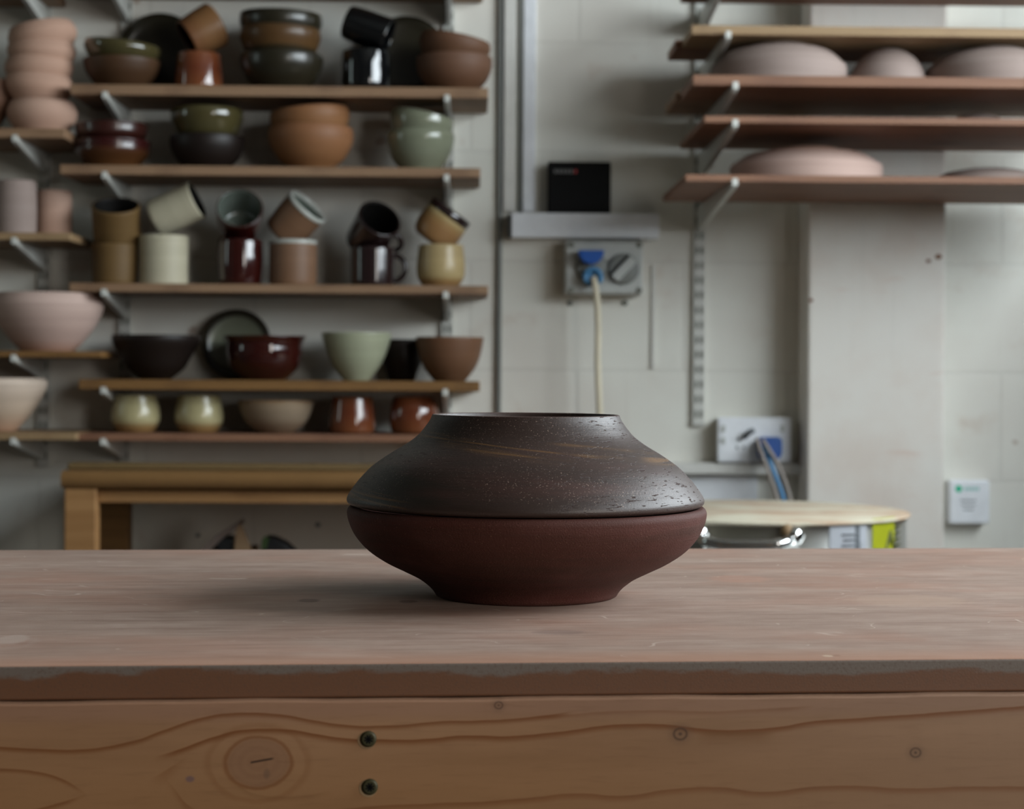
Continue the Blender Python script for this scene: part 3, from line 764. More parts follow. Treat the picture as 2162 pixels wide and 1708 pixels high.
G['greenplate'] = glaze('sage_green_glaze', solid(lin((140, 144, 122))), .3, .2)
G['clay'] = glaze('mid_brown_clay', [(0, lin((128, 92, 66))), (1, lin((140, 100, 74)))], .5, h=.09)
G['choc'] = glaze('chocolate_clay', [(0, lin((122, 84, 58))), (1, lin((132, 96, 76)))], .6, h=.08)
G['purplebrown'] = glaze('dark_purple_brown_glaze', solid(lin((52, 36, 36))), .15, .5)
G['rimwhite'] = glaze('white_rim_glaze', solid(lin((206, 208, 200))), .25, .3)

YM = 3.735                   # standing line of the pots on the shelves
s1, s2, s3, s4, s5 = (SH[k] for k in ('S1', 'S2', 'S3', 'S4', 'S5'))

def plate(px, py, R, Y, mats, label, lean=.22, group=None):
    """plate leaning against the wall, its face to the room"""
    s = S(Y); b = MB()
    prof = [(0, .002), (R*.5*s, .002), (R*.55*s, -.003), (R*.6*s, .002), (R*.8*s, .006), (R*s, .016), (R*s*.985, .019), (R*.8*s, .011), (R*.66*s, .007), (0, .007)]
    b.lathe(prof, 72, [0]*6 + [0, 1, 1])
    o = b.build('plate', mats); o.location = P(px, py, Y)
    o.rotation_mode = 'QUATERNION'; o.rotation_quaternion = Vector((0, -math.cos(lean), math.sin(lean))).to_track_quat('Z', 'Y')
    tag(o, label, 'plate', group); return o

# --- shelf of leaning plates
vessel('bowl', bowlp(160, 62, .5, .8), 255, YM, s1, [G['brown'], G['brown']], 'low brown bowl left of the rust mug, holding an olive bowl', 'bowl')
tilted('bowl', nestp(160, 64), 256, 126, YM, (.1, -.02, 1), [G['olive'], G['olive']], 'shiny olive bowl nested in the low brown bowl at the shelf end', 'bowl')
plate(340, 118, 88, 3.846, [G['oliveblack'], G['oliveblack']], 'large dark olive plate leaning on the wall behind the rust mugs', .10)
vessel('mug', [(44, 0), (50, 6), (51, 18), (49, 45), (45, 78)], 418, YM, s1, [G['rust'], G['dark']], 'shiny rust-red mug with two bright window reflections, standing below a tipped mug', 'mug')
tilted('mug', [(42, 0), (48, 5), (48, 20), (46, 45), (42, 74)], 428, 66, YM, (-.80, -.26, -.50), [G['rustdull'], G['darkred']], 'orange-brown mug tipped upside down on the rust-red mug', 'mug')
vessel('bowl', stackp(176, 76), 592, YM, s1, [G['oliveblack'], G['dark']], 'dark olive-black bowl at the bottom of the stack of three', 'bowl', None)
tilted('bowl', nestp(171, 96), 591, 111, YM, (0.01, 0, 1), [G['oliveband'], G['dark']], 'amber-brown banded bowl in the middle of the stack of three', 'bowl')
tilted('bowl', nestp(174, 96), 592, 80, YM, (.02, -.03, 1), [G['oliveblack'], G['oliveblack']], 'dark shiny bowl on top of the stack of three', 'bowl')
vessel('mug', [(40, 0), (48, 6), (52, 20), (52, 60), (50, 86)], 770, YM, s1, [G['black'], G['black']], 'glossy black mug standing upright under a tipped black mug', 'mug')
tilted('mug', mugp(80, 96, 3), 776, 62, YM, (.93, -.12, -.36), [G['black'], G['black']], 'glossy black mug lying tipped on the upright black mug', 'mug')
plate(858, 124, 88, 3.846, [G['oliveblack'], G['oliveblack']], 'large dark plate leaning on the wall behind the brown bowls', .10)
vessel('bowl', stackp(160, 76), 957, YM, s1, [G['choc'], G['choc']], 'matt chocolate-brown bowl at the right shelf end, under another', 'bowl')
tilted('bowl', nestp(152, 84), 955, 124, YM, (.18, .0, 1), [G['choc'], G['choc']], 'matt chocolate-brown bowl tilted to the right in the end bowl beside the vertical trunking', 'bowl')

# --- shelf of nested bowl pairs
vessel('bowl', bowlp(160, 58, .6, .9), 236, YM, s2, [G['redbrown'], G['redbrown']], 'low amber and dark red bowl, lower of the pair at the left end', 'bowl')
tilted('bowl', bowlp(152, 50, .55, .9), 236, 290, YM, (-.02, 0, 1), [G['redtop'], G['redtop']], 'dark red bowl nested in the low amber bowl at the left end', 'bowl')
vessel('bowl', stackp(156, 70), 436, YM, s2, [G['verydark'], G['dark']], 'nearly black bowl, lower of the second pair from the left', 'bowl')
tilted('bowl', nestp(153, 90), 437, 278, YM, (.0, 0, 1), [G['olive'], G['oliveblack']], 'dark olive shiny bowl nested in the nearly black bowl', 'bowl')
vessel('bowl', [(41, 0), (47, 6), (70, 26), (86, 54), (90, 74), (87, 90)], 655, YM, s2, [G['terra'], G['terra']], 'round terracotta bowl, lower of the terracotta pair', 'bowl')
tilted('bowl', nestp(168, 94), 657, 281, YM, (-.10, .0, 1), [G['terra'], G['terra']], 'terracotta bowl tilted left inside the round terracotta bowl', 'bowl')
vessel('bowl', [(38, 0), (44, 6), (60, 28), (70, 54), (73, 72), (70, 84)], 886, YM, s2, [G['celadon'], G['celadon']], 'grey-green celadon bowl, lower of the pair by the upright', 'bowl')
tilted('bowl', nestp(136, 92), 884, 288, YM, (.20, .0, 1), [G['celadon'], G['celadon']], 'grey-green celadon bowl tilted right inside the other celadon bowl', 'bowl')

# --- shelf of stacked mugs
vessel('mug', mugp(97, 84, 2), 243, YM, s3, [G['ochre'], G['dark']], 'ochre straight mug at the left end, under another ochre mug', 'mug')
tilted('mug', mugp(100, 92, 2), 246, 478, YM, (.04, -.42, .9), [G['ochre'], G['dark']], 'ochre mug with black inside leaning forward on the left-end ochre mug', 'mug')
vessel('mug', [(46, 0), (51, 4), (51, 40), (52, 103)], 346, YM, s3, [G['cream'], G['dark']], 'cream straight-sided mug with dark rim standing below a tipped cream mug', 'mug')
tilted('mug', mugp(84, 98, 1), 371, 443, YM, (.91, -.10, .42), [G['cream'], G['dark']], 'cream mug with dark inside tipped to the right on the upright cream mug', 'mug')
vessel('mug', mugp(94, 96, 2, 2), 508, YM, s3, [G['darkred'], G['dark']], 'oxblood red shiny mug standing under a mug with green inside', 'mug')
tilted('mug', mugp(98, 78, 4), 506, 462, YM + .0, (.10, -.88, .50), [G['darkred'], G['greyblue']], 'oxblood mug lying with its grey-green inside facing forward', 'mug')
m2 = vessel('mug', [(43, 0), (49, 5), (50, 40), (50, 94)], 619, YM, s3, [G['mugbrown'], G['rimwhite']], 'pink-brown mug with white rim standing under a tipped one', 'mug')
m3 = tilted('mug', mugp(94, 84, 4), 622, 466, YM, (.66, -.26, .70), [G['mugbrown'], G['greyblue']], 'pink-brown mug with pale green inside tipped up to the right', 'mug')
def handled(o, hx, hz, r, tr, mat, ang=0):
    pts = []
    for k in range(13):
        a = -math.pi/2 + math.pi * k / 12
        pts.append((hx + math.cos(a) * r * .95 * math.cos(ang), math.cos(a) * r * .95 * math.sin(ang), hz + math.sin(a) * r))
    b = MB(); b.tube(pts, tr, 10); h = b.build('handle', mat, o); return h
def rim_band(o, r, z, h_, mat, name='rim'):
    s = S(YM); b = MB(); b.lathe([(r * s + .0006, z * s), (r * s + .0012, z * s + .001), (r * s + .0012, (z + h_) * s), (r * s - .002, (z + h_) * s + .0022), (r * s - .005, (z + h_) * s), (r * s - .0052, z * s)], 48)
    return b.build(name, mat, o)
rim_band(m2, 50, 88, 7, G['rimwhite']); rim_band(m3, 47, 84 / 2 - 6, 7, G['rimwhite'])
m = vessel('mug', mugp(94, 82, 0), 787, YM, s3, [G['purplebrown'], G['dark']], 'dark brown shiny mug with ring handle standing under its twin', 'mug')
handled(m, 44 * S(YM), 40 * S(YM), 27 * S(YM), .0055, G['purplebrown'])
m = tilted('mug', mugp(94, 86, 2), 786, 488, YM, (.40, -.72, .56), [G['purplebrown'], G['dark']], 'dark brown mug with black inside and handle leaning forward on its twin', 'mug')
h = handled(m, 45 * S(YM), 0, 24 * S(YM), .0055, G['purplebrown'], 0)
# turn the handle towards the picture's right
from mathutils import Quaternion
best = None
for k in range(72):
    q = Vector((.40, -.72, .56)).normalized().to_track_quat('Z', 'Y') @ Quaternion((0, 0, 1), k * math.pi / 36)
    d = q @ Vector((1, 0, 0)); v = d.x - d.z * .35
    if best is None or v > best[0]: best = (v, q)
m.rotation_quaternion = best[1]
vessel('cup', [(34, 0), (42, 8), (50, 24), (51, 50), (47, 88)], 931, YM, s3, [G['creamy'], G['dark']], 'yellow-cream cup at the right end of the mug shelf, under another', 'cup')
m4 = tilted('cup', [(34, 0), (44, 8), (49, 26), (49, 50), (47, 78)], 930, 478, YM, (.58, -.08, .80), [G['creamy'], G['purplebrown']], 'yellow-cream cup with dark rim tipped to the right on the end cup', 'cup')
rim_band(m4, 47, 39 - 14, 15, G['purplebrown'])

# --- shelf of open bowls
vessel('bowl', bowlp(184, 92, .34, .72), 331, YM, s4, [G['verydark'], G['dark']], 'wide nearly black bowl at the left end of the amber shelf', 'bowl')
plate(501, 727, 73, 3.846, [G['oliveblack'], G['greenplate']], 'sage green plate with black edge leaning behind the oxblood bowl', .10)
vessel('bowl', [(42, 0), (50, 5), (72, 28), (80, 55), (80, 78), (88, 92)], 560, YM, s4, [G['darkred'], G['darkred']], 'shiny oxblood red bowl with flared rim in front of the green plate', 'bowl')
vessel('bowl', [(26, 0), (30, 4), (48, 28), (62, 56), (71, 84), (74, 100)], 754, YM, s4, [G['paleceladon'], G['paleceladon']], 'tall pale celadon bowl with narrow foot on the amber shelf', 'bowl')
vessel('bowl', bowlp(92, 86, .55, .9), 850, 3.82, s4, [G['verydark'], G['clay']], 'small dark bowl standing back between the celadon and brown bowls', 'bowl')
vessel('bowl', [(30, 0), (36, 4), (54, 28), (65, 56), (72, 92)], 951, YM, s4, [G['clay'], G['clay']], 'mid-brown open bowl at the right end of the amber shelf', 'bowl')

# --- lowest shelf
cup = [(34, 0), (40, 4), (50, 24), (50, 44), (46, 64), (44, 78)]
vessel('cup', cup, 289, YM, s5, [G['palecup'], G['dark']], 'leftmost cream round-bellied cup on the lowest shelf', 'cup', 'cream cups on the lowest shelf')
vessel('cup', cup, 423, YM, s5, [G['palecup'], G['dark']], 'cream round-bellied cup beside the tan bowl on the lowest shelf', 'cup', 'cream cups on the lowest shelf')
vessel('bowl', [(34, 0), (42, 4), (62, 22), (74, 46), (79, 68)], 585, YM, s5, [G['tan'], G['tan']], 'small tan bowl between the cream and the rust cups', 'bowl')
vessel('cup', [(40, 0), (47, 5), (49, 22), (46, 50), (43, 76)], 746, YM, s5, [G['rust'], G['dark']], 'shiny rust cup beside the tan bowl on the lowest shelf', 'cup', 'rust cups on the lowest shelf')
vessel('cup', [(36, 0), (47, 6), (52, 28), (50, 54), (42, 77)], 876, YM, s5, [G['rust'], G['dark']], 'rounder shiny rust cup partly hidden by the big pot', 'cup', 'rust cups on the lowest shelf')

# --- far left column, pink bisque ware
l1, l2, l3, l4 = (SH[k] for k in ('L1', 'L2', 'L3', 'L4'))
bq = [(42, 0), (52, 6), (68, 26), (73, 44), (66, 62)]
names = ['lowest of the five in the pink bowl stack', 'second from the bottom of the pink bowl stack', 'middle one of the pink bowl stack', 'second from the top of the pink bowl stack', 'tilted topmost bowl of the pink bowl stack']
YL = 3.72
for k in range(5):
    px = (87, 81, 83, 88, 92)[k]
    bot = (269, 223, 185, 151, 117)[k]
    if k == 0:
        vessel('bowl', [(r, z * 1.08) for r, z in bq], px, YL, l1, [G['bisque'], G['bisque']], 'pink unglazed bowl, ' + names[k], 'bowl', 'stack of pink bisque bowls', t=.006)
    else:
        sc_ = (1, .985, .97, .97, .98)[k]
        tilted('bowl', [(r * sc_, z) for r, z in bq], px, bot - 31, YL, ((-.06, .05, -.05, .0, -.20)[k], -.01, 1), [G['bisque'], G['bisque']], 'pink unglazed bowl, ' + names[k], 'bowl', 'stack of pink bisque bowls', t=.006)
vessel('bowl', bowlp(150, 110, .5, .9), -52, YL, l1, [G['choc'], G['choc']], 'dark brown bowl at the left picture edge, beside the pink bowl stack', 'bowl')
vessel('beaker', [(38, 0), (42, 5), (43, 50), (42, 112)], 33, 3.69, l2, [G['bisquewhite'], G['bisque']], 'pale pink straight beaker cut by the left picture edge', 'beaker')
vessel('beaker', [(34, 0), (38, 5), (38, 50), (37, 98)], 113, 3.77, l2, [G['bisque'], G['bisque']], 'darker pink straight beaker standing behind the pale one', 'beaker')
vessel('bowl', [(54, 0), (60, 6), (69, 15), (92, 44), (107, 70), (115, 94), (113, 108), (107, 120)], 102, YL, l3, [G['bisquepale'], G['bisque']], 'wide pink footed bowl on the ochre shelf end', 'bowl', t=.007)
vessel('bowl', [(38, 0), (44, 5), (72, 38), (96, 76), (104, 100), (100, 110)], -5, YL, l4, [G['bisquecream'], G['bisque']], 'cream-pink bowl cut by the left picture edge on the lowest shelf end', 'bowl', t=.007)

# --- right-hand shelves, upturned pieces
def upturned(name, prof, px, Y, zbase, mats, label, cat, tilt=None):
    s = S(Y); H = prof[-1][1] * s; b, H = vessel_mesh(name, prof, s, mats, .006)
    o = b.build(name, mats); o.location = (P(px, 200, Y).x, Y, zbase + H + .0015)
    o.rotation_euler = (math.pi, 0, 0); tag(o, label, cat)
    return o
YR = 3.56
r2, r3, r4 = SH['R2'], SH['R3'], SH['R4']
dish = lambda R, h: [(R * .42, 0), (R * .46, 4), (R * .5, 7), (R * .74, h * .15), (R * .90, h * .33), (R * .935, h * .41), (R * .975, h * .43), (R, h * .56), (R * .985, h)]
upturned('plate', dish(143, 98), 1643, YR, r2, [G['bisquewhite'], G['bisque']], 'large pale upturned dish at the left of the reddish plank', 'plate')
upturned('bowl', [(22, 0), (34, 3), (58, 20), (74, 44), (80, 66), (84, 92)], 1873, YR, r2, [G['bisquewhite'], G['bisque']], 'domed pale upturned bowl between the two large upturned dishes', 'bowl')
upturned('plate', dish(140, 94), 2095, YR, r2, [G['bisquewhite'], G['bisque']], 'large pale upturned dish at the right, cut by the picture edge', 'plate')
upturned('bowl', [(30, 0), (46, 6), (58, 20), (64, 36)], 2062, YR, r3, [G['bisquewhite'], G['bisque']], 'small pale upturned bowl barely showing over the clay-smeared shelf edge', 'bowl')
upturned('plate', dish(160, 78), 1702, YR, r4, [G['bisquepale'], G['bisque']], 'large pink upturned dish on the lowest right-hand shelf', 'plate')
upturned('plate', [(50, 0), (90, 8), (110, 20), (118, 38)], 2085, YR, r4, [G['bisquewhite'], G['bisque']], 'low pale upturned dish at the right end of the lowest right-hand shelf', 'plate')

# ------------------------------------------------------------------ conduits, trunking, sockets
def wbox(name, x0, x1, y0, y1, depth, mat, label, cat, bevel=.0015, Y=YB, parent=None):
    a = P(x0, (y0 + y1) / 2, Y - depth); c = P(x1, (y0 + y1) / 2, Y - depth)
    zt = P((x0 + x1) / 2, y0, Y - depth).z; zb = P((x0 + x1) / 2, y1, Y - depth).z
    b = MB(); b.box(a.x, c.x, Y - depth, Y, zb, zt)
    o = b.build(name, mat, bevel=bevel)
    if label: tag(o, label, cat)
    return o
# vertical runs; the dark tubes are added to imitate shadow lines
def vshadow(px, ytop, ybot, r, mat, label, cat='shadow line'):
    x = P(px, 400, YB).x; zt = ZT - .02 if ytop is None else P(px, ytop, YB).z; zb = .02 if ybot is None else P(px, ybot, YB).z
    b = MB(); b.tube([(x, YB - r - .001, zb), (x, YB - r - .001, zt)], r, 16)
    return tag(b.build('conduit', mat), label, cat)
vshadow(1098, None, 452, .005, M['grey2'], 'added thin grey tube standing in for the shadow between the two vertical trunkings', 'shadow line')
vshadow(1055, None, None, .006, M['grey2'], 'added thin dark grey tube standing in for the shadow line down the wall beside the pottery shelves', 'shadow line')
o = wbox('cable_trunking', 1065, 1089, -300, 446, .018, M['pvc2'], 'narrow white vertical trunking beside the shadow line tube, reaching the horizontal trunking', 'trunking')
o = wbox('cable_trunking', 1106, 1132, -300, 446, .010, M['pvc'], 'flat white vertical trunking left of the black box', 'trunking')
# horizontal trunking with dark open end
tr = wbox('cable_trunking', 1080, 1392, 450, 502, .05, M['pvc'], 'white horizontal trunking under the black box', 'trunking')
b = MB(); p0 = P(1080, 476, YB - .05); zt, zb = P(1080, 452, YB - .05).z, P(1080, 500, YB - .05).z
b.box(p0.x - .008, p0.x, YB - .048, YB - .002, zb, zt); b.build('end_gap', M['darkgap'], tr)
# black box on the trunking
ztr = P(1236, 450, YB - .05).z
a, c = P(1157, 400, YB - .05).x, P(1290, 400, YB - .05).x; zt = P(1223, 341, YB - .05).z
b = MB(); b.box(a, c, YB - .048, YB - .006, ztr + .0005, zt)
bx = b.build('black_box', M['black'], bevel=.003); tag(bx, 'black plastic router-like box standing on the white horizontal trunking', 'box')
b = MB()
sx = a + .013; zl = zt - .021
for k in range(5):
    b.box(sx + k * .0085, sx + k * .0085 + .006, YB - .0487, YB - .048, zl - .004, zl + .004)
b.build('lettering', M['dimtext'], bx)
b = MB(); b.box(sx + .043, sx + .048, YB - .0487, YB - .048, zl - .0035, zl + .0035); b.build('red_mark', M['red'], bx)

# industrial socket
d0 = .07
a, c = P(1192, 560, YB - d0).x, P(1359, 560, YB - d0).x; zt, zb = P(1275, 507, YB - d0).z, P(1275, 622, YB - d0).z
root = empty('industrial_socket', ((a + c) / 2, YB, zb)); tag(root, 'grey switched industrial socket with a blue cap, below the horizontal trunking', 'socket')
def local(b, name, mat, bevel=0):
    b.v = [(v[0] - root.location.x, v[1] - root.location.y, v[2] - root.location.z) for v in b.v]
    return b.build(name, mat, root, bevel=bevel)
b = MB(); b.box(a, c, YB - d0 + .02, YB, zb, zt); local(b, 'housing', M['grey'], .004)
b = MB(); b.box(a + .002, c - .002, YB - d0, YB - d0 + .02, zb + .002, zt - .002); local(b, 'face_plate', M['grey'], .004)
for px, py in ((1206, 517), (1349, 517), (1205, 613), (1349, 613)):
    p = P(px, py, YB - d0); b = MB(); b.cyl((p.x, YB - d0 + .001, p.z), (0, -1, 0), .0062, .003, 20); local(b, 'screw', M['slot'])
p = P(1248, 565, YB - d0)
b = MB(); b.lathe([(0, 0), (.034, 0), (.034, .006), (.026, .010), (.0, .010)], 40)
b.v = [(p.x + v[0], YB - d0 - v[2], p.z + v[1]) for v in b.v]; local(b, 'socket_ring', M['grey2'])
# blue hinged cap, half round hanging out above the plug
p = P(1248, 529, YB - d0 - .03)
pts = []
for k in range(17):
    an = math.pi + math.pi * k / 16; pts.append((p.x + .0268 * math.cos(an), p.z + .029 * math.sin(an)))
b = MB(); b.prism(pts, YB - d0 - .045, YB - d0 - .008); local(b, 'blue_cap', M['blue'], .002)
# pale blue arched plug
p = P(1252, 585, YB - d0 - .03)
b = MB(); pts = []
for k in range(21):
    an = math.radians(-40 + 260 * k / 20); pts.append((p.x + .0165 * math.cos(an), YB - d0 - .03, p.z + .0165 * math.sin(an)))
b.tube(pts, .0055, 12); b.cyl((p.x, YB - d0 - .024, p.z), (0, 1, 0), .018, .02, 28); local(b, 'plug', M['lblue'])
# rotary switch
p = P(1316, 568, YB - d0)
b = MB(); b.lathe([(0, 0), (.033, 0), (.033, .007), (.028, .009), (0, .009)], 40)
b.v = [(p.x + v[0], YB - d0 - v[2], p.z + v[1]) for v in b.v]; kn = local(b, 'rotary_switch', M['grey2'])
b = MB(); an = math.radians(47); ca, sa = math.cos(an), math.sin(an)
q = [(p.x + ca*u - sa*v, p.z + sa*u + ca*v) for u, v in ((-.029, -.010), (.029, -.010), (.029, .009), (-.029, .009))]
b.prism(q, YB - d0 - .02, YB - d0 - .008); local(b, 'switch_lever', M['grey'], .002)
b = MB(); q = [(p.x + ca*u - sa*v, p.z + sa*u + ca*v) for u, v in ((-.029, .010), (.029, .010), (.029, .015), (-.029, .015))]
b.prism(q, YB - d0 - .0105, YB - d0 - .009); local(b, 'switch_groove', M['darkgap'])
# its cream cable
cp = [(1253, 586, .105), (1256, 600, .11), (1261, 640, .11), (1263, 700, .11), (1262, 760, .11), (1264, 820, .11), (1267, 880, .11), (1275, 960, .11), (1300, 1040, .12), (1330, 1120, .14)]
pts = spline([tuple(P(x, y, YB - d)) for x, y, d in cp], 6)
b = MB(); b.tube(pts, .0068, 14); tag(b.build('power_cable', M['cable']), 'cream power cable hanging from the blue plug down behind the big pot', 'cable')
for px, py, w_ in ((1203, 640, 'left'), (1319, 640, 'right')):
    p = P(px, py, YB); b = MB(); b.cyl((p.x, YB, p.z), (0, -1, 0), .006, .005, 18)
    tag(b.build('wall_fixing', M['slot']), 'grey round wall fixing below the %s side of the industrial socket' % w_, 'fixing')
o = wbox('thin_conduit', 1376, 1383, 560, 778, .006, M['pvc2'], 'thin painted-over conduit on the wall right of the cream cable', 'conduit', 0)

# double socket and plug, at right
d1 = .05
a, c = P(1515, 930, YB - d1).x, P(1671, 930, YB - d1).x; zt, zb = P(1592, 881, YB - d1).z, P(1592, 976, YB - d1).z
root = empty('double_socket', ((a + c) / 2, YB, zb)); tag(root, 'white double wall socket with a blue plug, left of the column', 'socket')
b = MB(); b.box(a + .003, c - .003, YB - d1 + .008, YB, zb + .003, zt - .003); local(b, 'back_box', M['pvc2'], .003)
b = MB(); b.box(a, c, YB - d1, YB - d1 + .009, zb, zt); local(b, 'face_plate', M['pvc'], .003)
for px, py in ((1527, 905), (1527, 930), (1652, 905)):
    p = P(px, py, YB - d1); b = MB(); b.box(p.x - .004, p.x + .004, YB - d1 - .003, YB - d1 + .001, p.z - .007, p.z + .007); local(b, 'rocker_switch', M['grey'])
for k, (px, py, ww, hh) in enumerate(((1560, 928, 4, 4), (1556, 945, 2.5, 3.5), (1570, 945, 2.5, 3.5))):
    p = P(px, py, YB - d1); b = MB(); b.box(p.x - ww * .001, p.x + ww * .001, YB - d1 - .0006, YB - d1 + .001, p.z - hh * .001, p.z + hh * .001); local(b, 'pin_hole', M['greyink'])
b = MB(); p = P(1583, 916, YB - d1 - .02); q = P(1600, 922, YB - d1 - .03)
b.tube([P(1572, 922, YB - d1 - .004), P(1583, 912, YB - d1 - .02), P(1592, 908, YB - d1 - .02)], .006, 12); local(b, 'lead_end', M['greyink'])
# blue plug
pl = empty('blue_plug', (P(1628, 945, YB - d1).x, YB - d1, P(1628, 970, YB - d1).z)); root2 = pl
tag(pl, 'dark blue plug in the right half of the double socket', 'plug')
def local2(b, name, mat, bevel=0):
    b.v = [(v[0] - root2.location.x, v[1] - root2.location.y, v[2] - root2.location.z) for v in b.v]
    return b.build(name, mat, root2, bevel=bevel)
x0, x1 = P(1602, 945, YB - d1 - .03).x, P(1652, 945, YB - d1 - .03).x; za, zb2 = P(1628, 923, YB - d1 - .03).z, P(1628, 970, YB - d1 - .03).z
b = MB(); b.prism([(x0 + .004, zb2), (x1 - .006, zb2), (x1, zb2 + .012), (x1, za - .006), (x1 - .006, za), (x0 + .006, za), (x0, za - .006), (x0, zb2 + .010)], YB - d1 - .03, YB - d1 - .0005); local2(b, 'plug_body', M['navy'], .003)
for off, mt, nm, lb in ((0, 'gcable', 'power_cable', 'grey cable hanging down to the left from the blue plug'), (1, 'lblue', 'power_cable', 'blue cable hanging from the double socket between two grey ones'), (2, 'gcable', 'power_cable', 'grey cable hanging down to the right from the blue plug')):
    cps = [[(1598, 925, .10), (1605, 950, .10), (1620, 990, .105), (1634, 1030, .11), (1648, 1080, .12), (1656, 1130, .13)],
           [(1612, 940, .088), (1622, 965, .095), (1635, 1000, .10), (1650, 1040, .105), (1660, 1080, .11), (1668, 1130, .12)],
           [(1610, 928, .10), (1624, 950, .105), (1645, 985, .10), (1662, 1030, .10), (1674, 1080, .11), (1680, 1130, .12)]][off]
    b = MB(); b.tube(spline([tuple(P(x, y, YB - d)) for x, y, d in cps], 5), (.0042, .0050, .0042)[off], 12); tag(b.build(nm, M[mt]), lb, 'cable')
o = wbox('cable_trunking', 1380, 1696, 978, 1001, .04, M['pvc2'], 'white horizontal trunking under the double socket', 'trunking')
o = wbox('cable_trunking', 1440, 1600, 1004, 1062, .012, M['pvc'], 'flat white panel on the wall behind the kiln lid', 'trunking')

# small white unit at far right
d2 = .035
a, c = P(2005, 1060, YB - d2).x, P(2090, 1060, YB - d2).x; zt, zb = P(2048, 1014, YB - d2).z, P(2048, 1106, YB - d2).z
b = MB(); b.box(a, c, YB - d2, YB, zb, zt); un = b.build('wall_unit', M['pvc'], bevel=.004); tag(un, 'small white wall box with a green dot, right of the column', 'box')
p = P(2024, 1032, YB - d2); b = MB(); b.cyl((p.x, YB - d2 + .0002, p.z), (0, -1, 0), .0075, .0008, 24); b.build('green_dot', M['teal'], un)
b = MB()
for k in range(5): b.box(p.x + .013 + k * .0065, p.x + .0175 + k * .0065, YB - d2 - .0006, YB - d2 + .0002, p.z - .004, p.z + .004)
b.build('lettering', M['paleteal'], un)
b = MB()
for k, (x_, w_) in enumerate(((0, .034), (.002, .03), (.006, .022))): b.box(p.x + .004 + x_, p.x + .004 + x_ + w_, YB - d2 - .0005, YB - d2 + .0002, p.z - .026 - k * .010, p.z - .0235 - k * .010)
b.build('fine_print', M['greyink'], un)

# dark marks on the wall and column
for px, py, R, Yw, lb in ((1981, 542, 7, YP, 'dark brown round spot near the right edge of the column'), (1960, 551, 5, YP, 'smaller brown spot beside the dark one on the column'), (1712, 634, 5, YP, 'brown chip on the left edge of the column'),
                          (671, 1108, 6, YB, 'small dark hole in the wall under the bench, left of the big pot'), (418, 1130, 5, YB, 'small dark hole in the wall above the cardboard flap')):
    p = P(px, py, Yw); b = MB(); q = [(p.x + R * S(Yw) * (1 + .25 * math.sin(3 * k)) * math.cos(k * math.pi / 8), p.z + R * S(Yw) * .8 * math.sin(k * math.pi / 8)) for k in range(16)]
    b.prism(q, Yw - .0015, Yw + .001); tag(b.build('wall_plug', M['greyink'] if Yw == YB else M['board_r']), lb, 'wall mark')

# ------------------------------------------------------------------ kiln
YK = 3.18
kc_ = P(1600, 1077, YK); Rk = 316 * S(YK)
root = empty('kiln', (kc_.x, YK, 0)); tag(root, 'round stainless steel top-loading kiln with a pale lid, behind the table at right', 'kiln')
zl = kc_.z
b = MB(); b.lathe([(0, -.11), (Rk * .93, -.11), (Rk * .93, -.007), (Rk * .985, -.007), (Rk, -.004), (Rk, -.0015), (Rk * .99, 0), (0, 0)], 96); 
def lid_mat():
    t = NT('kiln_lid_brick'); o = t.tc.outputs['Object']
    c = t.mix(t.mask(t.noise(t.mapping(o, (5, 9, 1)), 1.0, 5), .38, .62), lin((216, 208, 186)), lin((196, 168, 142)))
    c = t.mix(t.math('MULTIPLY', t.mask(t.noise(o, 12, 3), .55, .75), .5), c, lin((176, 140, 110)))
    return t.out(c, .8)
o = b.build('lid', lid_mat(), root); o.location = (0, 0, zl)
b = MB(); b.lathe([(Rk * .975, -.62), (Rk * .975, -.0072), (Rk * .94, -.0072), (Rk * .94, -.1)], 96); b.lathe([(0, -.62), (Rk * .975, -.62)], 96)
o = b.build('steel_jacket', M['steel'], root); o.location = (0, 0, zl)
def arc(name, px0, px1, py0, py1, mat, dr=.0006, parent=None):
    Rr = Rk * .975 + dr
    def ang_of(px):
        xx = (P(px, 1120, YK - Rr * .8).x - kc_.x)
        s_ = max(-.999, min(.999, xx / Rr)); return math.asin(s_)
    a0, a1 = ang_of(px0), ang_of(px1)
    zt_, zb_ = P(1700, py0, YK - Rr * .8).z, P(1700, py1, YK - Rr * .8).z
    b = MB(); n = 16; vs = []; fs = []
    for k in range(n + 1):
        an = a0 + (a1 - a0) * k / n
        for rr in (Rr, Rr - .0008):
            vs += [(rr * math.sin(an), -rr * math.cos(an), zb_), (rr * math.sin(an), -rr * math.cos(an), zt_)]
    for k in range(n):
        q = k * 4
        fs += [(q, q + 4, q + 5, q + 1), (q + 2, q + 3, q + 7, q + 6), (q + 1, q + 5, q + 7, q + 3), (q, q + 2, q + 6, q + 4)]
    b.add(vs, fs); return b.build(name, mat, parent or root)
yl = arc('warning_label', 1843, 1904, 1095, 1200, M['yellow'])
arc('rating_label', 1742, 1828, 1108, 1200, M['silverlabel'])
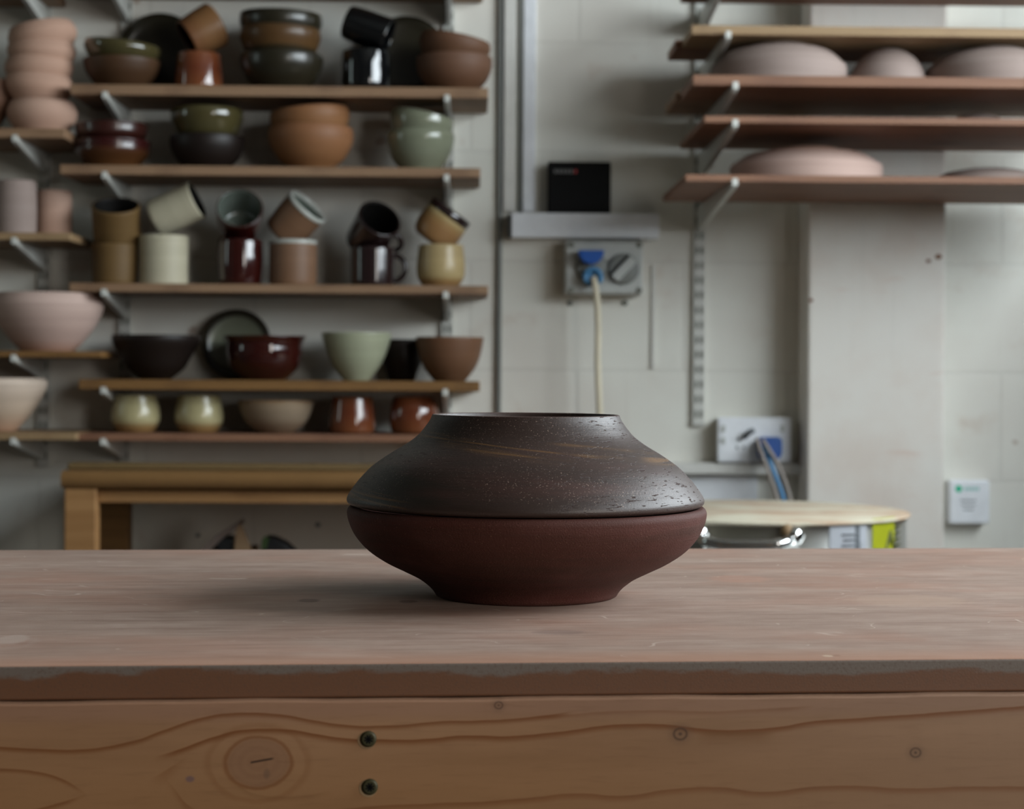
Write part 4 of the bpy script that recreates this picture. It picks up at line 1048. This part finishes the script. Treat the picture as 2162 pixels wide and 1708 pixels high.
# warning triangle and text on the yellow label
def on_kiln(px, py, rr):
    xx = P(px, 1120, YK - rr * .5).x - kc_.x; s_ = max(-.999, min(.999, xx / rr)); an = math.asin(s_)
    return Vector((rr * math.sin(an), -rr * math.cos(an), P(1700, py, YK - rr * .6).z))
Rr = Rk * .975 + .0014
def tri(pts):
    v = [on_kiln(x, y, Rr) for x, y in pts]; b = MB(); b.tube(v + [v[0]], .0022, 6); return b
tri([(1868, 1118), (1855, 1160), (1880, 1160)]).build('warning_triangle', M['ink'], yl)
b = MB(); b.tube([on_kiln(1868, 1130, Rr), on_kiln(1868, 1148, Rr)], .0016, 6); b.build('warning_bolt', M['ink'], yl)
b = MB()
for k in range(4): b.tube([on_kiln(1884, 1112 + k * 13, Rr), on_kiln(1898, 1111 + k * 13, Rr)], .0016, 6)
b.build('warning_text', M['ink'], yl)
b = MB()
for k in range(4): b.tube([on_kiln(1750 + (k % 2) * 4, 1120 + k * 11, Rr), on_kiln(1775, 1120 + k * 11, Rr), on_kiln(1786 + (k % 3) * 4, 1120 + k * 11, Rr)], .0015, 6)
b.build('rating_text', M['greyink'], root)
arc('dark_stripe', 1800, 1812, 1108, 1200, M['greyink'], .0009)
# handle
def kp(px, py, rr): 
    xx = P(px, 1120, YK - rr).x - kc_.x
    return Vector((xx, -math.sqrt(max(rr * rr - xx * xx, .0001)), P(px, py, YK - rr).z))
hpts = [kp(1672, 1140, Rk * .975), kp(1668, 1142, Rk * 1.10), kp(1650, 1147, Rk * 1.17), kp(1600, 1151, Rk * 1.18), kp(1540, 1152, Rk * 1.18), kp(1500, 1147, Rk * 1.17), kp(1484, 1142, Rk * 1.10), kp(1480, 1140, Rk * .975)]
b = MB(); b.tube(spline([tuple(q) for q in hpts], 6), .0085, 16); hd = b.build('handle', M['chrome'], root)
for px in (1676, 1482):
    c_ = kp(px, 1130, Rk * 1.02); b = MB()
    b.lathe([(0, -.016), (.012, -.012), (.018, 0), (.012, .012), (0, .016)], 24, c=c_); b.build('handle_mount', M['chrome'], hd)
c_ = kp(1661, 1121, Rk * 1.03); b = MB(); b.lathe([(0, -.012), (.010, -.006), (.010, .006), (0, .012)], 20, c=c_); b.build('wooden_bead', M['board_y'], hd)
for k in range(3):
    an = k * 2.094 + .5; b = MB(); x_, y_ = Rk * .8 * math.cos(an), Rk * .8 * math.sin(an)
    b.cyl((x_, y_, 0), (0, 0, 1), .018, zl - .62, 16, 0); b.build('leg', M['steel'], root)

# ------------------------------------------------------------------ pine bench against the wall at left
Yb0, Yb1 = 3.36, 3.80
zt_b = P(430, 996, Yb0).z
xl_b = P(128, 1010, Yb0).x; xr_b = P(1235, 1010, Yb0).x
root = empty('pine_bench', ((xl_b + xr_b) / 2, Yb0, 0)); tag(root, 'pine bench with a rounded thick top standing under the pottery shelves', 'bench')
def L3(b, name, mat, bevel=0):
    b.v = [(v[0] - root.location.x, v[1] - root.location.y, v[2]) for v in b.v]; return b.build(name, mat, root, bevel=bevel)
sb = S(Yb0)
zr0 = P(430, 1037, Yb0 + .02).z; zr1 = P(430, 1063, Yb0 + .02).z
lx0, lx1 = P(135, 1100, Yb0 + .012).x, P(203, 1100, Yb0 + .012).x
th = 37 * sb; pts = [(3.50, zt_b + .0), (3.50, zt_b - th)]
arcp = [(Yb0 + .014 - .014 * math.cos(a), zt_b - th / 2 - th / 2 * math.sin(a)) for a in [math.radians(q) for q in range(90, -91, -15)]]
b = MB(); b.side(pts + arcp, xl_b, xr_b); L3(b, 'bench_top', M['varnish'], 0)
za = P(430, 994, 3.42).z; zb_ = P(430, 979, 3.42).z
b = MB(); b.box(P(141, 985, 3.42).x, xr_b, 3.42, 3.47, zt_b - .0005, zb_); L3(b, 'top_board', M['pine_dark'], .004)
b = MB(); b.box(lx0, xr_b - .03, 3.505, 3.84, zr0 + .002, zr0 + .014); L3(b, 'light_block_panel', M['pine'], .002)  # unseen panel added to keep light off the wall under the bench
b = MB(); b.box(lx0, lx1, Yb0 + .05, 3.745, zr1, zr0 - .001); L3(b, 'side_rail', M['pine'], .002)
b = MB(); b.box(lx1, xr_b - .03, Yb0 + .03, Yb0 + .06, zr1, zr0); L3(b, 'front_rail', M['pine'], .002)
b = MB(); b.box(lx0, lx1, Yb0 + .012, Yb0 + .05, 0, zt_b - th); L3(b, 'leg', M['pine'], .003)
b = MB(); b.box(xr_b - .03 - (lx1 - lx0), xr_b - .03, Yb0 + .012, Yb0 + .05, 0, zt_b - th); L3(b, 'leg', M['pine'], .003)
Yleg = 3.70
bx0, bx1 = P(196, 1100, Yleg).x, P(271, 1100, Yleg).x
b = MB(); b.box(bx0, bx1, Yleg, Yleg + .045, 0, zt_b - th); L3(b, 'leg', M['board_o'], .003)
b = MB(); b.box(xr_b - .1, xr_b - .03, Yleg, Yleg + .045, 0, zt_b - th); L3(b, 'leg', M['board_o'], .003)
b = MB(); b.box(lx0, xr_b - .03, Yleg + .045, Yleg + .065, zr1, zr0); L3(b, 'back_rail', M['board_o'], .002)
zs = .50
b = MB(); b.box(lx0, xr_b - .03, Yb0 + .055, Yleg - .005, zs - .018, zs); L3(b, 'lower_shelf', M['pine'], .002)
# things on the bench's lower shelf: open carton with a dark bag, and a dark green pouch
Yc = 3.52; sc_ = S(Yc)
cx0, cx1 = P(420, 1160, Yc).x, P(530, 1160, Yc).x; z0 = zs + .0005; zt_c = P(480, 1164, Yc).z
root4 = empty('open_carton', ((cx0 + cx1) / 2, Yc, z0)); tag(root4, 'open carton with raised grey flap and a black bag under the pine bench', 'box')
M['kraft'] = plain('kraft_board', lin((150, 122, 92)), .8); M['greyflap'] = plain('grey_flap', lin((112, 98, 90)), .8)
M['blackbag'] = plain('black_bag', lin((22, 22, 24)), .6); M['leaf'] = plain('green_edge', lin((60, 84, 40)), .6)
def L4(b, name, mat, bevel=0):
    l = root4.location; b.v = [(v[0] - l.x, v[1] - l.y, v[2] - l.z) for v in b.v]; return b.build(name, mat, root4, bevel=bevel)
b = MB(); t_ = .004
b.box(cx0, cx1, Yc, Yc + t_, z0, zt_c); b.box(cx0, cx1, Yc + .13, Yc + .13 + t_, z0, zt_c); b.box(cx0, cx0 + t_, Yc, Yc + .13, z0, zt_c); b.box(cx1 - t_, cx1, Yc, Yc + .13, z0, zt_c); b.box(cx0, cx1, Yc, Yc + .13, z0, z0 + t_)
L4(b, 'carton', M['kraft'])
def pr(pts, y0, y1, Yq=Yc):
    b = MB(); b.prism([(P(x, y, Yq).x, P(x, y, Yq).z) for x, y in pts], y0, y1); return b
L4(pr([(418, 1164), (460, 1128), (500, 1103), (504, 1112), (470, 1136), (440, 1166)], Yc, Yc + .10), 'raised_flap', M['greyflap'])
L4(pr([(493, 1168), (498, 1115), (508, 1106), (522, 1140), (532, 1168)], Yc + .005, Yc + .012), 'side_flap', M['kraft'])
L4(pr([(454, 1168), (456, 1142), (466, 1137), (486, 1138), (492, 1150), (492, 1168)], Yc + .014, Yc + .09), 'black_bag', M['blackbag'], .004)
pw = pr([(548, 1175), (550, 1144), (556, 1135), (575, 1138), (600, 1150), (622, 1170), (626, 1330), (546, 1330)], 3.54, 3.60)
zmin = zs + .0005; pw.v = [(v[0], v[1], max(v[2], zmin)) for v in pw.v]
tag(pw.build('pouch', M['blackbag'], bevel=.006), 'dark pouch with a green edge beside the open carton', 'pouch')
pe = bpy.context.scene.objects.get('pouch')
b = pr([(549, 1160), (550, 1143), (556, 1134), (566, 1136), (560, 1160)], 3.537, 3.5399); b.build('green_edge', M['leaf'], pe)
